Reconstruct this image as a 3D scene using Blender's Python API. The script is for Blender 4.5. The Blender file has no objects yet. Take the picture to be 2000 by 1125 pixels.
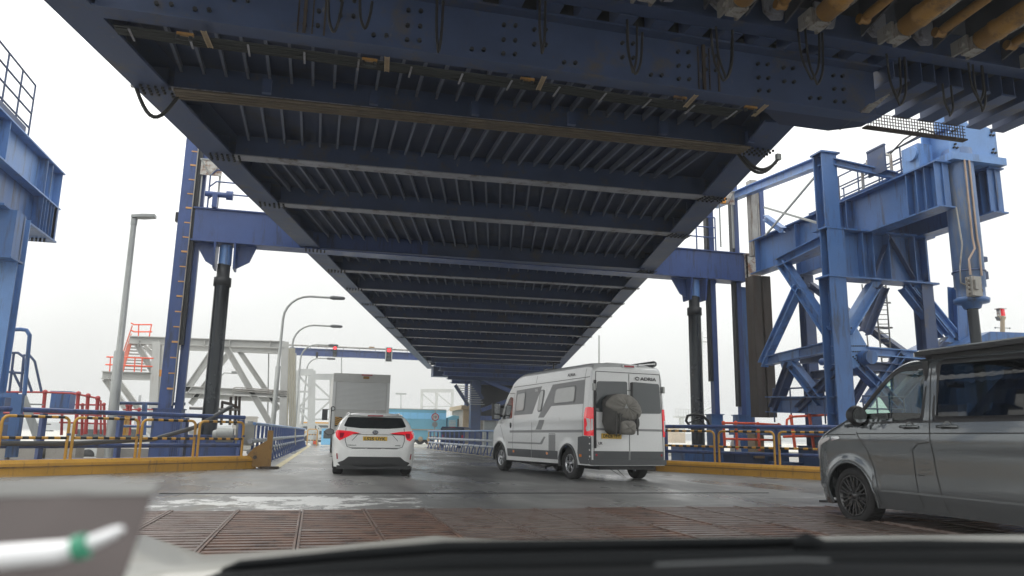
import bpy, bmesh, math, random
from mathutils import Vector, Matrix, bvhtree
random.seed(7)
R = math.radians
SC = bpy.context.scene
COL = SC.collection

# ------------------------------------------------------------------ camera
EYE = Vector((0, 0, 1.0)); FPX = 1470.0
_p, _r, _a = R(11.08), R(1.0), R(14.3)
FWD = Vector((math.sin(_a)*math.cos(_p), math.cos(_a)*math.cos(_p), math.sin(_p)))
_rt = Vector((math.cos(_a), -math.sin(_a), 0)); _up = _rt.cross(FWD)
RGT = _rt*math.cos(_r) + _up*math.sin(_r)
UPV = _up*math.cos(_r) - _rt*math.sin(_r)
cam = bpy.data.cameras.new('camera'); camo = bpy.data.objects.new('camera', cam); COL.objects.link(camo)
camo.matrix_world = Matrix(((RGT.x, UPV.x, -FWD.x, EYE.x), (RGT.y, UPV.y, -FWD.y, EYE.y), (RGT.z, UPV.z, -FWD.z, EYE.z), (0, 0, 0, 1)))
cam.sensor_width = 36; cam.lens = FPX/2000*36; cam.clip_start = 0.05; cam.clip_end = 5000
cam.dof.use_dof = True; cam.dof.focus_distance = 18; cam.dof.aperture_fstop = 3.2
SC.camera = camo

# ------------------------------------------------------------------ world: overcast sky, brighter overhead
W = bpy.data.worlds.new('World'); SC.world = W; W.use_nodes = True
nt = W.node_tree; nt.nodes.clear(); N = nt.nodes.new; L = nt.links.new
out = N('ShaderNodeOutputWorld'); bg = N('ShaderNodeBackground'); bg.inputs[1].default_value = 0.1
sky = N('ShaderNodeTexSky'); sky.sky_type = 'NISHITA'; sky.sun_disc = False
SUN_EL, SUN_AZ = 52, -35      # azimuth clockwise from +Y
sky.sun_elevation = R(SUN_EL); sky.sun_rotation = R(SUN_AZ)
sky.air_density = 1.0; sky.dust_density = 4.0
tc = N('ShaderNodeTexCoord'); sp = N('ShaderNodeSeparateXYZ'); L(tc.outputs['Generated'], sp.inputs[0])
mr = N('ShaderNodeMapRange'); mr.inputs[1].default_value = 0; mr.inputs[2].default_value = 1
mr.inputs[3].default_value = 7.0; mr.inputs[4].default_value = 24.0; L(sp.outputs[2], mr.inputs[0])
nz = N('ShaderNodeTexNoise'); nz.inputs['Scale'].default_value = 2.2; nz.inputs['Detail'].default_value = 4
L(tc.outputs['Generated'], nz.inputs['Vector'])
nm = N('ShaderNodeMapRange'); nm.inputs[1].default_value = .3; nm.inputs[2].default_value = .7
nm.inputs[3].default_value = .86; nm.inputs[4].default_value = 1.10; L(nz.outputs['Fac'], nm.inputs[0])
mu = N('ShaderNodeMath'); mu.operation = 'MULTIPLY'; L(mr.outputs[0], mu.inputs[0]); L(nm.outputs[0], mu.inputs[1])
tint = N('ShaderNodeVectorMath'); tint.operation = 'SCALE'; tint.inputs[0].default_value = (1.0, 1.01, 0.985)
L(mu.outputs[0], tint.inputs['Scale'])
mx = N('ShaderNodeMix'); mx.data_type = 'RGBA'; mx.inputs[0].default_value = 0.93
L(sky.outputs[0], mx.inputs[6]); L(tint.outputs[0], mx.inputs[7]); L(mx.outputs[2], bg.inputs[0]); L(bg.outputs[0], out.inputs[0])
sd = bpy.data.lights.new('sun', 'SUN'); sd.energy = 1.1; sd.angle = R(25); sd.color = (1, .96, .9)
so = bpy.data.objects.new('sun', sd); COL.objects.link(so)
sv = Vector((math.sin(R(SUN_AZ))*math.cos(R(SUN_EL)), math.cos(R(SUN_AZ))*math.cos(R(SUN_EL)), math.sin(R(SUN_EL))))
so.rotation_euler = (-sv).to_track_quat('-Z', 'Y').to_euler()
SC.view_settings.view_transform = 'Standard'; SC.view_settings.look = 'None'
SC.view_settings.exposure = 0.25; SC.view_settings.gamma = 1; SC.view_settings.use_curve_mapping = False

# ------------------------------------------------------------------ helpers
def ray(px, py): return FWD*FPX + RGT*(px-1000) - UPV*(py-562.5)
def qx(px, py, X): d = ray(px, py); return EYE + d*(X/d.x)
def qy(px, py, Y): d = ray(px, py); return EYE + d*(Y/d.y)
def qz(px, py, Z): d = ray(px, py); return EYE + d*((Z-1.0)/d.z)
def qd(px, py, D): d = ray(px, py); return EYE + d*(D/FPX)
V = Vector
CH = {}; ORG = {}

class MB:
    def __init__(s): s.v = []; s.f = []; s.mi = []; s.sm = []
    def add(s, vs, fs, mi=0, sm=False):
        o = len(s.v); s.v += [V(p) for p in vs]
        for f in fs: s.f.append([i+o for i in f]); s.mi.append(mi); s.sm.append(sm)
        return s
    def box(s, a, b, mi=0):
        x0, y0, z0 = [min(a[i], b[i]) for i in range(3)]; x1, y1, z1 = [max(a[i], b[i]) for i in range(3)]
        vs = [(x0,y0,z0),(x1,y0,z0),(x1,y1,z0),(x0,y1,z0),(x0,y0,z1),(x1,y0,z1),(x1,y1,z1),(x0,y1,z1)]
        return s.add(vs, [(0,3,2,1),(4,5,6,7),(0,1,5,4),(1,2,6,5),(2,3,7,6),(3,0,4,7)], mi)
    def frame(s, p0, p1, up):
        d = (V(p1)-V(p0)).normalized(); up = V(up)
        if abs(d.dot(up.normalized())) > .99: up = V((0,1,0)) if abs(d.y) < .9 else V((1,0,0))
        sd_ = d.cross(up).normalized(); u = sd_.cross(d).normalized(); return d, sd_, u
    def bar(s, p0, p1, w, h, up=(0,0,1), off=(0,0), mi=0):
        p0, p1 = V(p0), V(p1); d, a, u = s.frame(p0, p1, up)
        c = a*off[0] + u*off[1]; vs = []
        for p in (p0, p1):
            for sx, sz in ((-1,-1),(1,-1),(1,1),(-1,1)): vs.append(p + c + a*(sx*w/2) + u*(sz*h/2))
        return s.add(vs, [(3,2,1,0),(4,5,6,7),(0,1,5,4),(1,2,6,5),(2,3,7,6),(3,0,4,7)], mi)
    def ibeam(s, p0, p1, w, h, t=.03, up=(0,0,1), mi=0):
        s.bar(p0, p1, w, t, up, (0, h/2-t/2), mi); s.bar(p0, p1, w, t, up, (0, -h/2+t/2), mi)
        return s.bar(p0, p1, t, h-2*t, up, (0,0), mi)
    def tube(s, pts, r, n=8, mi=0, closed=False, cap=True):
        pts = [V(p) for p in pts]; m = len(pts); rs = r if isinstance(r, (list, tuple)) else [r]*m
        vs = []; prev = None
        for i, p in enumerate(pts):
            if closed: d = (pts[(i+1) % m]-pts[i-1]).normalized()
            elif i == 0: d = (pts[1]-p).normalized()
            elif i == m-1: d = (p-pts[i-1]).normalized()
            else: d = ((pts[i+1]-p).normalized()+(p-pts[i-1]).normalized()).normalized()
            if prev is None:
                a = d.orthogonal().normalized()
            else:
                a = prev - d*prev.dot(d); a = a.normalized() if a.length > 1e-6 else d.orthogonal().normalized()
            prev = a; b = d.cross(a)
            for k in range(n):
                t = 2*math.pi*k/n; vs.append(p + (a*math.cos(t)+b*math.sin(t))*rs[i])
        fs = []
        for i in range(m if closed else m-1):
            j = (i+1) % m
            for k in range(n): fs.append((i*n+k, i*n+(k+1) % n, j*n+(k+1) % n, j*n+k))
        s.add(vs, fs, mi, True)
        if cap and not closed:
            s.add(vs[:n], [tuple(range(n))[::-1]], mi); s.add(vs[-n:], [tuple(range(n))], mi)
        return s
    def cyl(s, p0, p1, r0, r1=None, n=16, mi=0): return s.tube([p0, p1], [r0, r0 if r1 is None else r1], n, mi)
    def lathe(s, c, ax, prof, n=24, mi=0):
        # prof: list of (along, radius)
        c = V(c); ax = V(ax).normalized(); a = ax.orthogonal().normalized(); b = ax.cross(a); vs = []
        for (t, r) in prof:
            for k in range(n):
                q = 2*math.pi*k/n; vs.append(c + ax*t + (a*math.cos(q)+b*math.sin(q))*r)
        fs = []
        for i in range(len(prof)-1):
            for k in range(n): fs.append((i*n+k, i*n+(k+1) % n, (i+1)*n+(k+1) % n, (i+1)*n+k))
        return s.add(vs, fs, mi, True)
    def prism(s, poly, d, mi=0):
        # polygon of 3d points extruded by vector d
        poly = [V(p) for p in poly]; d = V(d); n = len(poly)
        vs = poly + [p+d for p in poly]
        fs = [tuple(range(n))[::-1], tuple(range(n, 2*n))] + [(i, (i+1) % n, n+(i+1) % n, n+i) for i in range(n)]
        return s.add(vs, fs, mi)
    def ball(s, c, r, n=8, mi=0):
        c = V(c); prof = [(-r*math.cos(math.pi*i/n), max(r*math.sin(math.pi*i/n), 1e-4)) for i in range(n+1)]
        return s.lathe(c, (0,0,1), prof, n*2, mi)
    def studs(s, pts, nrm, r=.03, h=.03, mi=0):
        for p in pts: p = V(p); s.tube([p, p+V(nrm)*h], r, 6, mi)
        return s
    def build(s, name, mat, parent=None, kind=None, label=None, smooth=None, origin=None):
        me = bpy.data.meshes.new(name); off = V((0,0,0))
        if parent is not None:
            off = ORG.get(parent.name, V((0,0,0)))
        if origin is not None: off = V(origin)
        me.from_pydata([tuple(p-off) for p in s.v], [], s.f)
        for m in (mat if isinstance(mat, (list, tuple)) else [mat]): me.materials.append(m)
        for p, mi, sm in zip(me.polygons, s.mi, s.sm):
            p.material_index = mi; p.use_smooth = sm if smooth is None else smooth
        me.update()
        bm = bmesh.new(); bm.from_mesh(me); bmesh.ops.recalc_face_normals(bm, faces=bm.faces); bm.to_mesh(me); bm.free()
        o = bpy.data.objects.new(name, me); COL.objects.link(o)
        if parent is not None:
            o.parent = parent; CH.setdefault(parent.name, []).append(o); ORG[o.name] = off
        elif origin is not None: o.location = off; ORG[o.name] = off
        if kind: o['kind'] = kind
        if label: o['label'] = label
        return o

def tag(o, label, cat, group=None):
    o['label'] = label; o['category'] = cat
    if group: o['group'] = group
    return o
def thing(name, label, cat, loc=(0,0,0), group=None):
    o = bpy.data.objects.new(name, None); COL.objects.link(o); o.location = V(loc); ORG[o.name] = V(loc)
    o.empty_display_size = .2
    return tag(o, label, cat, group)
def struct(name, mb, mat): return mb.build(name, mat, kind='structure')
def copy_tree(o, loc, rz=None, label=None, scale=None):
    def rec(s, par):
        c = s.copy(); COL.objects.link(c)
        if par is not None: c.parent = par; CH.setdefault(par.name, []).append(c)
        for ch in list(CH.get(s.name, [])): rec(ch, c)
        return c
    c = rec(o, None); c.location = V(loc)
    if rz is not None: c.rotation_euler.z = rz
    if label: c['label'] = label
    if scale: c.scale = scale
    return c
def arc(c, r, a0, a1, n, ax, ay):
    return [V(c)+V(ax)*(r*math.cos(R(a0+(a1-a0)*i/n)))+V(ay)*(r*math.sin(R(a0+(a1-a0)*i/n))) for i in range(n+1)]
def text_mb(txt, origin, ex, ey, h, width=None, depth=.004, bold=True):
    cu = bpy.data.curves.new('t', 'FONT'); cu.body = txt; cu.size = 1; cu.extrude = 0; cu.offset = .022 if bold else 0
    cu.resolution_u = 3
    o = bpy.data.objects.new('t', cu); COL.objects.link(o)
    dg = bpy.context.evaluated_depsgraph_get(); dg.update()
    me = bpy.data.meshes.new_from_object(o.evaluated_get(dg))
    xs = [v.co.x for v in me.vertices]; ys = [v.co.y for v in me.vertices]
    x0, x1, y0, y1 = min(xs), max(xs), min(ys), max(ys); sy = h/(y1-y0); sx = sy if width is None else width/(x1-x0)
    ex, ey = V(ex).normalized(), V(ey).normalized(); n = ex.cross(ey)
    mb = MB(); mb.add([V(origin)+ex*((v.co.x-(x0+x1)/2)*sx)+ey*((v.co.y-(y0+y1)/2)*sy)+n*depth for v in me.vertices], [tuple(p.vertices) for p in me.polygons])
    bpy.data.objects.remove(o); bpy.data.meshes.remove(me); bpy.data.curves.remove(cu)
    return mb

# ------------------------------------------------------------------ materials
def mat(name, col, rough=.5, metal=0, var=.15, scale=3, dirt=None, damt=.0, dscale=1.5, streak=False, bump=.0, bscale=30, coat=0, spec=.5, emit=None, estr=0, alpha=None, trans=0, speck=0):
    m = bpy.data.materials.new(name); m.use_nodes = True; t = m.node_tree; n = t.nodes.new; l = t.links.new
    b = t.nodes['Principled BSDF']; b.inputs['Roughness'].default_value = rough; b.inputs['Metallic'].default_value = metal
    b.inputs['Specular IOR Level'].default_value = spec
    b.inputs['Coat Weight'].default_value = coat; b.inputs['Coat Roughness'].default_value = .05
    b.inputs['Transmission Weight'].default_value = trans
    c4 = (*col, 1); b.inputs['Base Color'].default_value = c4
    tcn = n('ShaderNodeTexCoord'); cur = None
    if var > 0:
        z = n('ShaderNodeTexNoise'); z.inputs['Scale'].default_value = scale; z.inputs['Detail'].default_value = 6; z.inputs['Roughness'].default_value = .6
        l(tcn.outputs['Object'], z.inputs['Vector'])
        rp = n('ShaderNodeMapRange'); rp.inputs[1].default_value = .25; rp.inputs[2].default_value = .75
        rp.inputs[3].default_value = 1-var; rp.inputs[4].default_value = 1+var; l(z.outputs['Fac'], rp.inputs[0])
        vm = n('ShaderNodeVectorMath'); vm.operation = 'SCALE'; vm.inputs[0].default_value = col; l(rp.outputs[0], vm.inputs['Scale']); cur = vm.outputs[0]
        rr = n('ShaderNodeMapRange'); rr.inputs[1].default_value = .3; rr.inputs[2].default_value = .7
        rr.inputs[3].default_value = max(rough-.08, .02); rr.inputs[4].default_value = min(rough+.1, 1); l(z.outputs['Fac'], rr.inputs[0]); l(rr.outputs[0], b.inputs['Roughness'])
    if dirt and damt > 0:
        z2 = n('ShaderNodeTexNoise'); z2.inputs['Scale'].default_value = dscale; z2.inputs['Detail'].default_value = 9; z2.inputs['Roughness'].default_value = .72
        if streak:
            mp = n('ShaderNodeMapping'); mp.inputs['Scale'].default_value = (4, 4, .5); l(tcn.outputs['Object'], mp.inputs[0]); l(mp.outputs[0], z2.inputs['Vector'])
        else: l(tcn.outputs['Object'], z2.inputs['Vector'])
        rp = n('ShaderNodeMapRange'); rp.inputs[1].default_value = .66-damt*.3; rp.inputs[2].default_value = .82-damt*.3; rp.clamp = True
        l(z2.outputs['Fac'], rp.inputs[0])
        mm = n('ShaderNodeMix'); mm.data_type = 'RGBA'; mm.inputs[7].default_value = (*dirt, 1); mm.inputs[6].default_value = c4
        if cur: l(cur, mm.inputs[6])
        l(rp.outputs[0], mm.inputs[0]); cur = mm.outputs[2]
    if speck > 0:
        for sc_, lo, colr in ((9.0, .70-.05*speck, (.13,.055,.025)), (2.2, .72-.06*speck, (.17,.17,.17))):
            z4 = n('ShaderNodeTexNoise'); z4.inputs['Scale'].default_value = sc_; z4.inputs['Detail'].default_value = 10; z4.inputs['Roughness'].default_value = .75
            mp = n('ShaderNodeMapping'); mp.inputs['Scale'].default_value = (1.6, 1.6, .55); mp.inputs['Location'].default_value = (sc_, 3, 7); l(tcn.outputs['Object'], mp.inputs[0]); l(mp.outputs[0], z4.inputs['Vector'])
            rp = n('ShaderNodeMapRange'); rp.inputs[1].default_value = lo; rp.inputs[2].default_value = lo+.05; rp.inputs[4].default_value = .75; rp.clamp = True; l(z4.outputs['Fac'], rp.inputs[0])
            mm = n('ShaderNodeMix'); mm.data_type = 'RGBA'; mm.inputs[7].default_value = (*colr, 1); mm.inputs[6].default_value = c4
            if cur: l(cur, mm.inputs[6])
            l(rp.outputs[0], mm.inputs[0]); cur = mm.outputs[2]
    if cur: l(cur, b.inputs['Base Color'])
    if bump > 0:
        z3 = n('ShaderNodeTexNoise'); z3.inputs['Scale'].default_value = bscale; z3.inputs['Detail'].default_value = 5; l(tcn.outputs['Object'], z3.inputs['Vector'])
        bp = n('ShaderNodeBump'); bp.inputs['Strength'].default_value = bump; bp.inputs['Distance'].default_value = .02; l(z3.outputs['Fac'], bp.inputs['Height']); l(bp.outputs[0], b.inputs['Normal'])
    if emit: b.inputs['Emission Color'].default_value = (*emit, 1); b.inputs['Emission Strength'].default_value = estr
    return m
rust = (.10, .045, .02)
M = dict(
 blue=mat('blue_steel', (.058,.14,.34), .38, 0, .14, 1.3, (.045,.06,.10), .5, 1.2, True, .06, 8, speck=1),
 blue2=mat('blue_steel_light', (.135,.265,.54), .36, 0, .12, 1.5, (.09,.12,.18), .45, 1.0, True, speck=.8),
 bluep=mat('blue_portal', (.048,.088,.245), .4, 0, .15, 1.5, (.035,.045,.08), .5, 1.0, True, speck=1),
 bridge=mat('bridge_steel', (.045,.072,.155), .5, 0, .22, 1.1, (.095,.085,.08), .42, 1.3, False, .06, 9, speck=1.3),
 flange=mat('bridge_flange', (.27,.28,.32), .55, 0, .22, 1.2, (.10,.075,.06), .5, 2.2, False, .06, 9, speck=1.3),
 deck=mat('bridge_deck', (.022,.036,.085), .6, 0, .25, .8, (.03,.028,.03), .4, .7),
 dark=mat('dark_steel', (.025,.027,.03), .5, .2, .3, 4),
 black=mat('black_paint', (.012,.012,.014), .45, 0, .2, 6),
 piston=mat('piston_steel', (.045,.05,.055), .22, .7, .3, 2, (.1,.08,.06), .3, 2, True),
 rust=mat('rusty_steel', (.065,.052,.043), .7, .1, .35, 1.5, (.05,.03,.02), .6, 1.2, True, .15, 20),
 worn=mat('worn_galvanised', (.33,.32,.30), .55, .3, .3, 2, (.12,.07,.04), .5, 2, True, .1, 20),
 oldpaint=mat('peeling_paint', (.55,.54,.5), .6, 0, .2, 3, (.22,.09,.04), .7, 4, False, .1, 30),
 orange=mat('orange_paint', (.75,.30,.03), .5, 0, .15, 3),
 yellow=mat('yellow_paint', (.60,.32,.045), .5, 0, .14, 1.4, (.25,.14,.06), .35, 2.5, True, .05, 12),
 yellowd=mat('dirty_yellow_paint', (.30,.16,.035), .5, 0, .3, 2, (.06,.035,.02), .5, 2, False, .1, 14),
 red=mat('red_paint', (.40,.045,.045), .5, 0, .15, 3),
 redo=mat('orange_red_paint', (.85,.12,.05), .45, 0, .15, 3),
 grey=mat('grey_steel', (.47,.47,.45), .5, 0, .1, 1.2, (.3,.25,.2), .25, 2, True),
 white=mat('white_steel', (.50,.51,.50), .5, 0, .1, 1.5),
 galv=mat('lamp_post_galvanised', (.33,.34,.33), .45, .4, .18, 2, (.22,.22,.2), .3, 2, True),
 conc=mat('concrete', (.33,.31,.28), .85, 0, .18, 1.4, (.16,.15,.13), .4, 1.3, False, .2, 12),
 tan=mat('tan_cladding', (.42,.33,.22), .75, 0, .15, 1.4, (.2,.15,.1), .3, 2),
 rubber=mat('tyre_rubber', (.022,.022,.023), .8, 0, .2, 12),
 alloy=mat('alloy_wheel', (.55,.56,.58), .25, .9, .05, 4),
 blackrim=mat('black_gloss_wheel', (.04,.04,.042), .28, .3, .1, 6, coat=.5),
 plastic=mat('dark_plastic', (.03,.031,.033), .55, 0, .1, 6),
 greyplastic=mat('grey_plastic', (.085,.09,.095), .6, 0, .1, 6),
 whitecar=mat('white_car_paint', (.88,.89,.88), .28, 0, 0, 2, coat=.8),
 silver=mat('light_silver_paint', (.74,.75,.75), .32, .15, 0, 2, coat=.7),
 greycar=mat('grey_metallic_paint', (.15,.165,.175), .2, .5, 0, 2, coat=1.0),
 decal=mat('grey_decal', (.27,.275,.28), .4, 0, .04, 4),
 decald=mat('dark_grey_decal', (.17,.175,.18), .4, 0, .04, 4),
 glass=mat('dark_glass', (.015,.018,.02), .04, 0, 0, coat=.3, spec=.8),
 glass2=mat('smoky_glass', (.05,.06,.065), .06, 0, 0, coat=.3, spec=.8),
 winframe=mat('window_frame_grey', (.22,.225,.23), .4, 0, .05, 5),
 campglass=mat('tinted_acrylic_window', (.50,.51,.50), .12, 0, .05, 3, coat=.4),
 redlamp=mat('red_tail_lamp', (.55,.01,.02), .12, 0, .05, 20, coat=1, emit=(1,.04,.06), estr=.3),
 redlit=mat('lit_red_signal', (.8,.02,.02), .3, 0, 0, emit=(1,.03,.04), estr=3.0),
 clearlamp=mat('clear_lamp', (.75,.72,.72), .1, 0, .1, 30, coat=1),
 amber=mat('amber_marker', (.8,.22,.02), .2, 0, 0, coat=1),
 refl=mat('red_reflector', (.35,.01,.03), .2, 0, .1, 30, coat=1),
 plate=mat('yellow_plate', (.75,.48,.06), .4, 0, .05, 8),
 platew=mat('white_sticker', (.8,.8,.8), .4, 0, 0),
 ink=mat('black_lettering', (.012,.012,.014), .5, 0, 0),
 gap=mat('panel_gap', (.02,.02,.02), .7, 0, 0),
 chrome=mat('chrome', (.6,.62,.63), .12, 1, 0),
 badge=mat('dark_blue_badge', (.03,.04,.09), .2, .3, 0, coat=1),
 bag=mat('grey_bag_fabric', (.22,.21,.19), .85, 0, .2, 5, bump=.3, bscale=14),
 bagd=mat('dark_bag_fabric', (.09,.087,.083), .85, 0, .2, 5, bump=.3, bscale=14),
 canvas=mat('dark_canvas', (.035,.036,.038), .7, 0, .1, 5),
 bluetruck=mat('light_blue_truck_paint', (.16,.42,.56), .4, 0, .08, .8),
 bluetruck2=mat('bright_blue_stripe', (.22,.55,.85), .4, 0, .05, .8),
 boxgrey=mat('box_body_grey', (.50,.50,.48), .5, .1, .08, 1.5, (.3,.28,.25), .2, 2, True),
 shutter=mat('shutter_aluminium', (.66,.67,.66), .4, .3, .06, 2),
 seat=mat('seat_fabric', (.05,.05,.052), .8, 0, .1, 5),
 dash=mat('own_dashboard', (.008,.009,.010), .7, 0, .1, 10, spec=.08),
 bonnet=mat('own_bonnet_paint', (.25,.25,.23), .45, .1, .08, 5, coat=.2),
 card=mat('mauve_grey_card', (.12,.10,.098), .6, 0, .12, 6),
 cardl=mat('pale_card_edge', (.17,.17,.165), .6, 0, .05, 6),
 pen=mat('white_pen', (.8,.8,.82), .3, 0, 0, coat=.5),
 green=mat('green_ring', (.05,.28,.17), .4, 0, 0),
 hill=mat('distant_land', (.20,.22,.20), .9, 0, .2, .01),
 cable=mat('black_cable', (.015,.015,.016), .5, 0, .1, 10),
 signred=mat('sign_red', (.6,.03,.04), .5, 0, 0),
 lineyel=mat('faded_line_paint', (.50,.44,.27), .7, 0, .15, 5, (.09,.09,.088), .55, 5),
)
def tint_glass(name, tintc, k=.62):
    m = bpy.data.materials.new(name); m.use_nodes = True; t = m.node_tree; t.nodes.clear(); n = t.nodes.new; l = t.links.new
    o = n('ShaderNodeOutputMaterial'); tr = n('ShaderNodeBsdfTransparent'); tr.inputs[0].default_value = (*[c*k for c in tintc], 1)
    g = n('ShaderNodeBsdfGlossy'); g.inputs['Roughness'].default_value = .02; ge = n('ShaderNodeNewGeometry'); dt = n('ShaderNodeVectorMath'); dt.operation = 'DOT_PRODUCT'; l(ge.outputs['Normal'], dt.inputs[0]); l(ge.outputs['Incoming'], dt.inputs[1])
    def mth(op, a, b=None):
        q = n('ShaderNodeMath'); q.operation = op
        for i, x in enumerate((a, b)):
            if x is None: continue
            if isinstance(x, (int, float)): q.inputs[i].default_value = x
            else: l(x, q.inputs[i])
        return q
    fr = mth('ADD', mth('MULTIPLY', mth('POWER', mth('SUBTRACT', 1.0, mth('ABSOLUTE', dt.outputs['Value']).outputs[0]).outputs[0], 5.0).outputs[0], .9).outputs[0], .06)
    mxs = n('ShaderNodeMixShader'); l(fr.outputs[0], mxs.inputs[0]); l(tr.outputs[0], mxs.inputs[1]); l(g.outputs[0], mxs.inputs[2]); l(mxs.outputs[0], o.inputs[0])
    return m
M['clearglass'] = tint_glass('clear_green_glass', (.82, 1.0, .93), .82)
M['privacy'] = tint_glass('privacy_glass', (.8, .9, 1.0), .10)

def asphalt_mat():
    m = bpy.data.materials.new('asphalt'); m.use_nodes = True; t = m.node_tree; n = t.nodes.new; l = t.links.new
    b = t.nodes['Principled BSDF']; tcn = n('ShaderNodeTexCoord'); P = tcn.outputs['Object']
    def noise(s, d=6, r=.6, sc=None):
        z = n('ShaderNodeTexNoise'); z.inputs['Scale'].default_value = s; z.inputs['Detail'].default_value = d; z.inputs['Roughness'].default_value = r
        if sc: mp = n('ShaderNodeMapping'); mp.inputs['Scale'].default_value = sc; l(P, mp.inputs[0]); l(mp.outputs[0], z.inputs['Vector'])
        else: l(P, z.inputs['Vector'])
        return z.outputs['Fac']
    def rng(x, a, b_, c, d):
        q = n('ShaderNodeMapRange'); q.inputs[1].default_value = a; q.inputs[2].default_value = b_; q.inputs[3].default_value = c; q.inputs[4].default_value = d; l(x, q.inputs[0]); return q.outputs[0]
    def op(o, a, b_):
        q = n('ShaderNodeMath'); q.operation = o
        for i, x in enumerate((a, b_)):
            if isinstance(x, (int, float)): q.inputs[i].default_value = x
            else: l(x, q.inputs[i])
        return q.outputs[0]
    def mix(f, a, b_):
        q = n('ShaderNodeMix'); q.data_type = 'RGBA'; l(f, q.inputs[0])
        for i, x in ((6, a), (7, b_)):
            if isinstance(x, tuple): q.inputs[i].default_value = (*x, 1)
            else: l(x, q.inputs[i])
        return q.outputs[2]
    sx = n('ShaderNodeSeparateXYZ'); l(P, sx.inputs[0]); X, Y = sx.outputs[0], sx.outputs[1]
    base = mix(rng(noise(.35, 5), .3, .7, 0, 1), (.145,.147,.147), (.23,.23,.225))
    base = mix(rng(noise(60, 3), .45, .75, 0, .5), base, (.22,.22,.21))          # aggregate
    base = mix(rng(noise(1.1, 5, .55, (1.2,.09,1)), .5, .68, 0, .6), base, (.085,.085,.087))   # tyre streaks along the lane
    # dull mud by the left beam
    mud = op('MULTIPLY', rng(X, 0, -1.6, 0, 1), rng(noise(1.2, 5), .5, .68, 0, .75)); base = mix(mud, base, (.20,.165,.11))
    def window(v, a0, a1, b0, b1): return op('MULTIPLY', rng(v, a0, a1, 0, 1), rng(v, b0, b1, 1, 0))
    # worn white paint in front of the grating
    pm = op('MULTIPLY', window(X, -3.2, -.2, .1, 2.4), window(Y, 9.7, 11.6, 12.3, 13.3))
    pn = rng(op('ADD', noise(1.5, 10, .78, (1,1,1)), op('MULTIPLY', pm, .19)), .60, .625, 0, 1); pf = op('MULTIPLY', pn, rng(pm, .05, .25, 0, .8)); base = mix(pf, base, (.80,.81,.80))
    ps = op('MULTIPLY', window(X, 2, 5, 11, 13), window(Y, 9.9, 10.6, 13.5, 15)); pn2 = rng(noise(1.6, 9, .75, (.5,1.6,1)), .56, .60, 0, .65); base = mix(op('MULTIPLY', ps, pn2), base, (.45,.45,.44))
    l(base, b.inputs['Base Color'])
    wet = rng(noise(.5, 4, .5, (1,.35,1)), .42, .6, .5, .2); l(wet, b.inputs['Roughness'])
    bp = n('ShaderNodeBump'); bp.inputs['Strength'].default_value = .35; bp.inputs['Distance'].default_value = .01; l(noise(90, 3), bp.inputs['Height']); l(bp.outputs[0], b.inputs['Normal'])
    return m
M['asphalt'] = asphalt_mat()
M['yard'] = mat('yard_concrete', (.42,.41,.37), .8, 0, .12, .2, (.3,.28,.24), .3, .3)
M['quay'] = mat('quay_ground', (.22,.215,.20), .8, 0, .2, .5, (.12,.11,.1), .4, .6, bump=.15)
M['grate'] = mat('rusty_grating', (.20,.12,.09), .38, .35, .35, 2.2, (.05,.035,.035), .55, 3, False, .2, 40)
M['gratel'] = mat('worn_grating', (.25,.20,.18), .42, .5, .3, 3, (.12,.06,.045), .5, 4, False, .2, 40)
M['oldconduit'] = mat('old_conduit', (.14,.115,.085), .55, .2, .3, 3)
M['greencable'] = mat('grimy_cable', (.03,.035,.035), .7, 0, .3, 4)
M['fin'] = mat('flap_fin', (.06,.065,.08), .55, 0, .35, 2, (.12,.08,.04), .4, 3)
M['cylpaint'] = mat('weathered_cylinder_paint', (.14,.22,.40), .35, .1, .15, 1.5, (.28,.28,.27), .45, 1.4, True)
M['copper'] = mat('primed_pipe', (.40,.30,.24), .45, .2, .15, 4)
M['ribm'] = mat('rib_steel', (.12,.14,.20), .6, 0, .25, 2, (.09,.07,.06), .35, 2)
M['levelmark'] = mat('pale_orange_mark', (.62,.33,.12), .6, 0, .1, 5)
M['greybox'] = mat('grey_terminal_box', (.36,.36,.33), .5, 0, .1, 4)
M['tanpipe'] = mat('tan_service_pipe', (.45,.42,.33), .5, 0, .1, 4)
M['redpale'] = mat('faded_red_paint', (.75,.22,.15), .5, 0, .1, 4)
M['winpale'] = mat('pale_window', (.30,.34,.36), .15, 0, .1, 2)

# ================================================================== GROUND
mb = MB(); mb.box((-650,-150,-.75), (650, 640, -.45)); struct('ground', mb, M['quay'])
rd = MB(); rd.prism([(-7.5,-12,-.4), (14.5,-12,-.4), (14.5,15.0,-.4), (10.3,22.2,-.4), (8.2,34.6,-.4), (8.2,60,-.4), (-.35,60,-.4), (-1.45,22.2,-.4), (-7.5,16,-.4)], (0,0,.4))
struct('road', rd, M['asphalt'])
yd = MB(); yd.prism([(-80,60.01,-.4), (140,60.01,-.4), (140,400,-.4), (-80,400,-.4)], (0,0,.39)); struct('yard', yd, M['yard'])
hl = MB()
prev = None; hp = []
for i in range(60):
    x = -600+i*20; hp.append((x, 600, 1.5+3*(.5+.5*math.sin(i*.7))+2*random.random()))
for a, b in zip(hp, hp[1:]): hl.prism([(a[0],a[1],-.5), (b[0],b[1],-.5), b, a], (0,20,0))
struct('hills', hl, M['hill'])
ln = MB(); ln.prism([(-1.05,22.6,.004), (-.85,22.6,.004), (-.17,58,.004), (-.37,58,.004)], (0,0,.004)); struct('road_edge_line', ln, M['lineyel'])
ln = MB(); ln.prism([(8.2,28,.004), (8.05,28,.004), (7.35,58,.004), (7.5,58,.004)], (0,0,.004)); struct('road_edge_line', ln, M['lineyel'])
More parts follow.
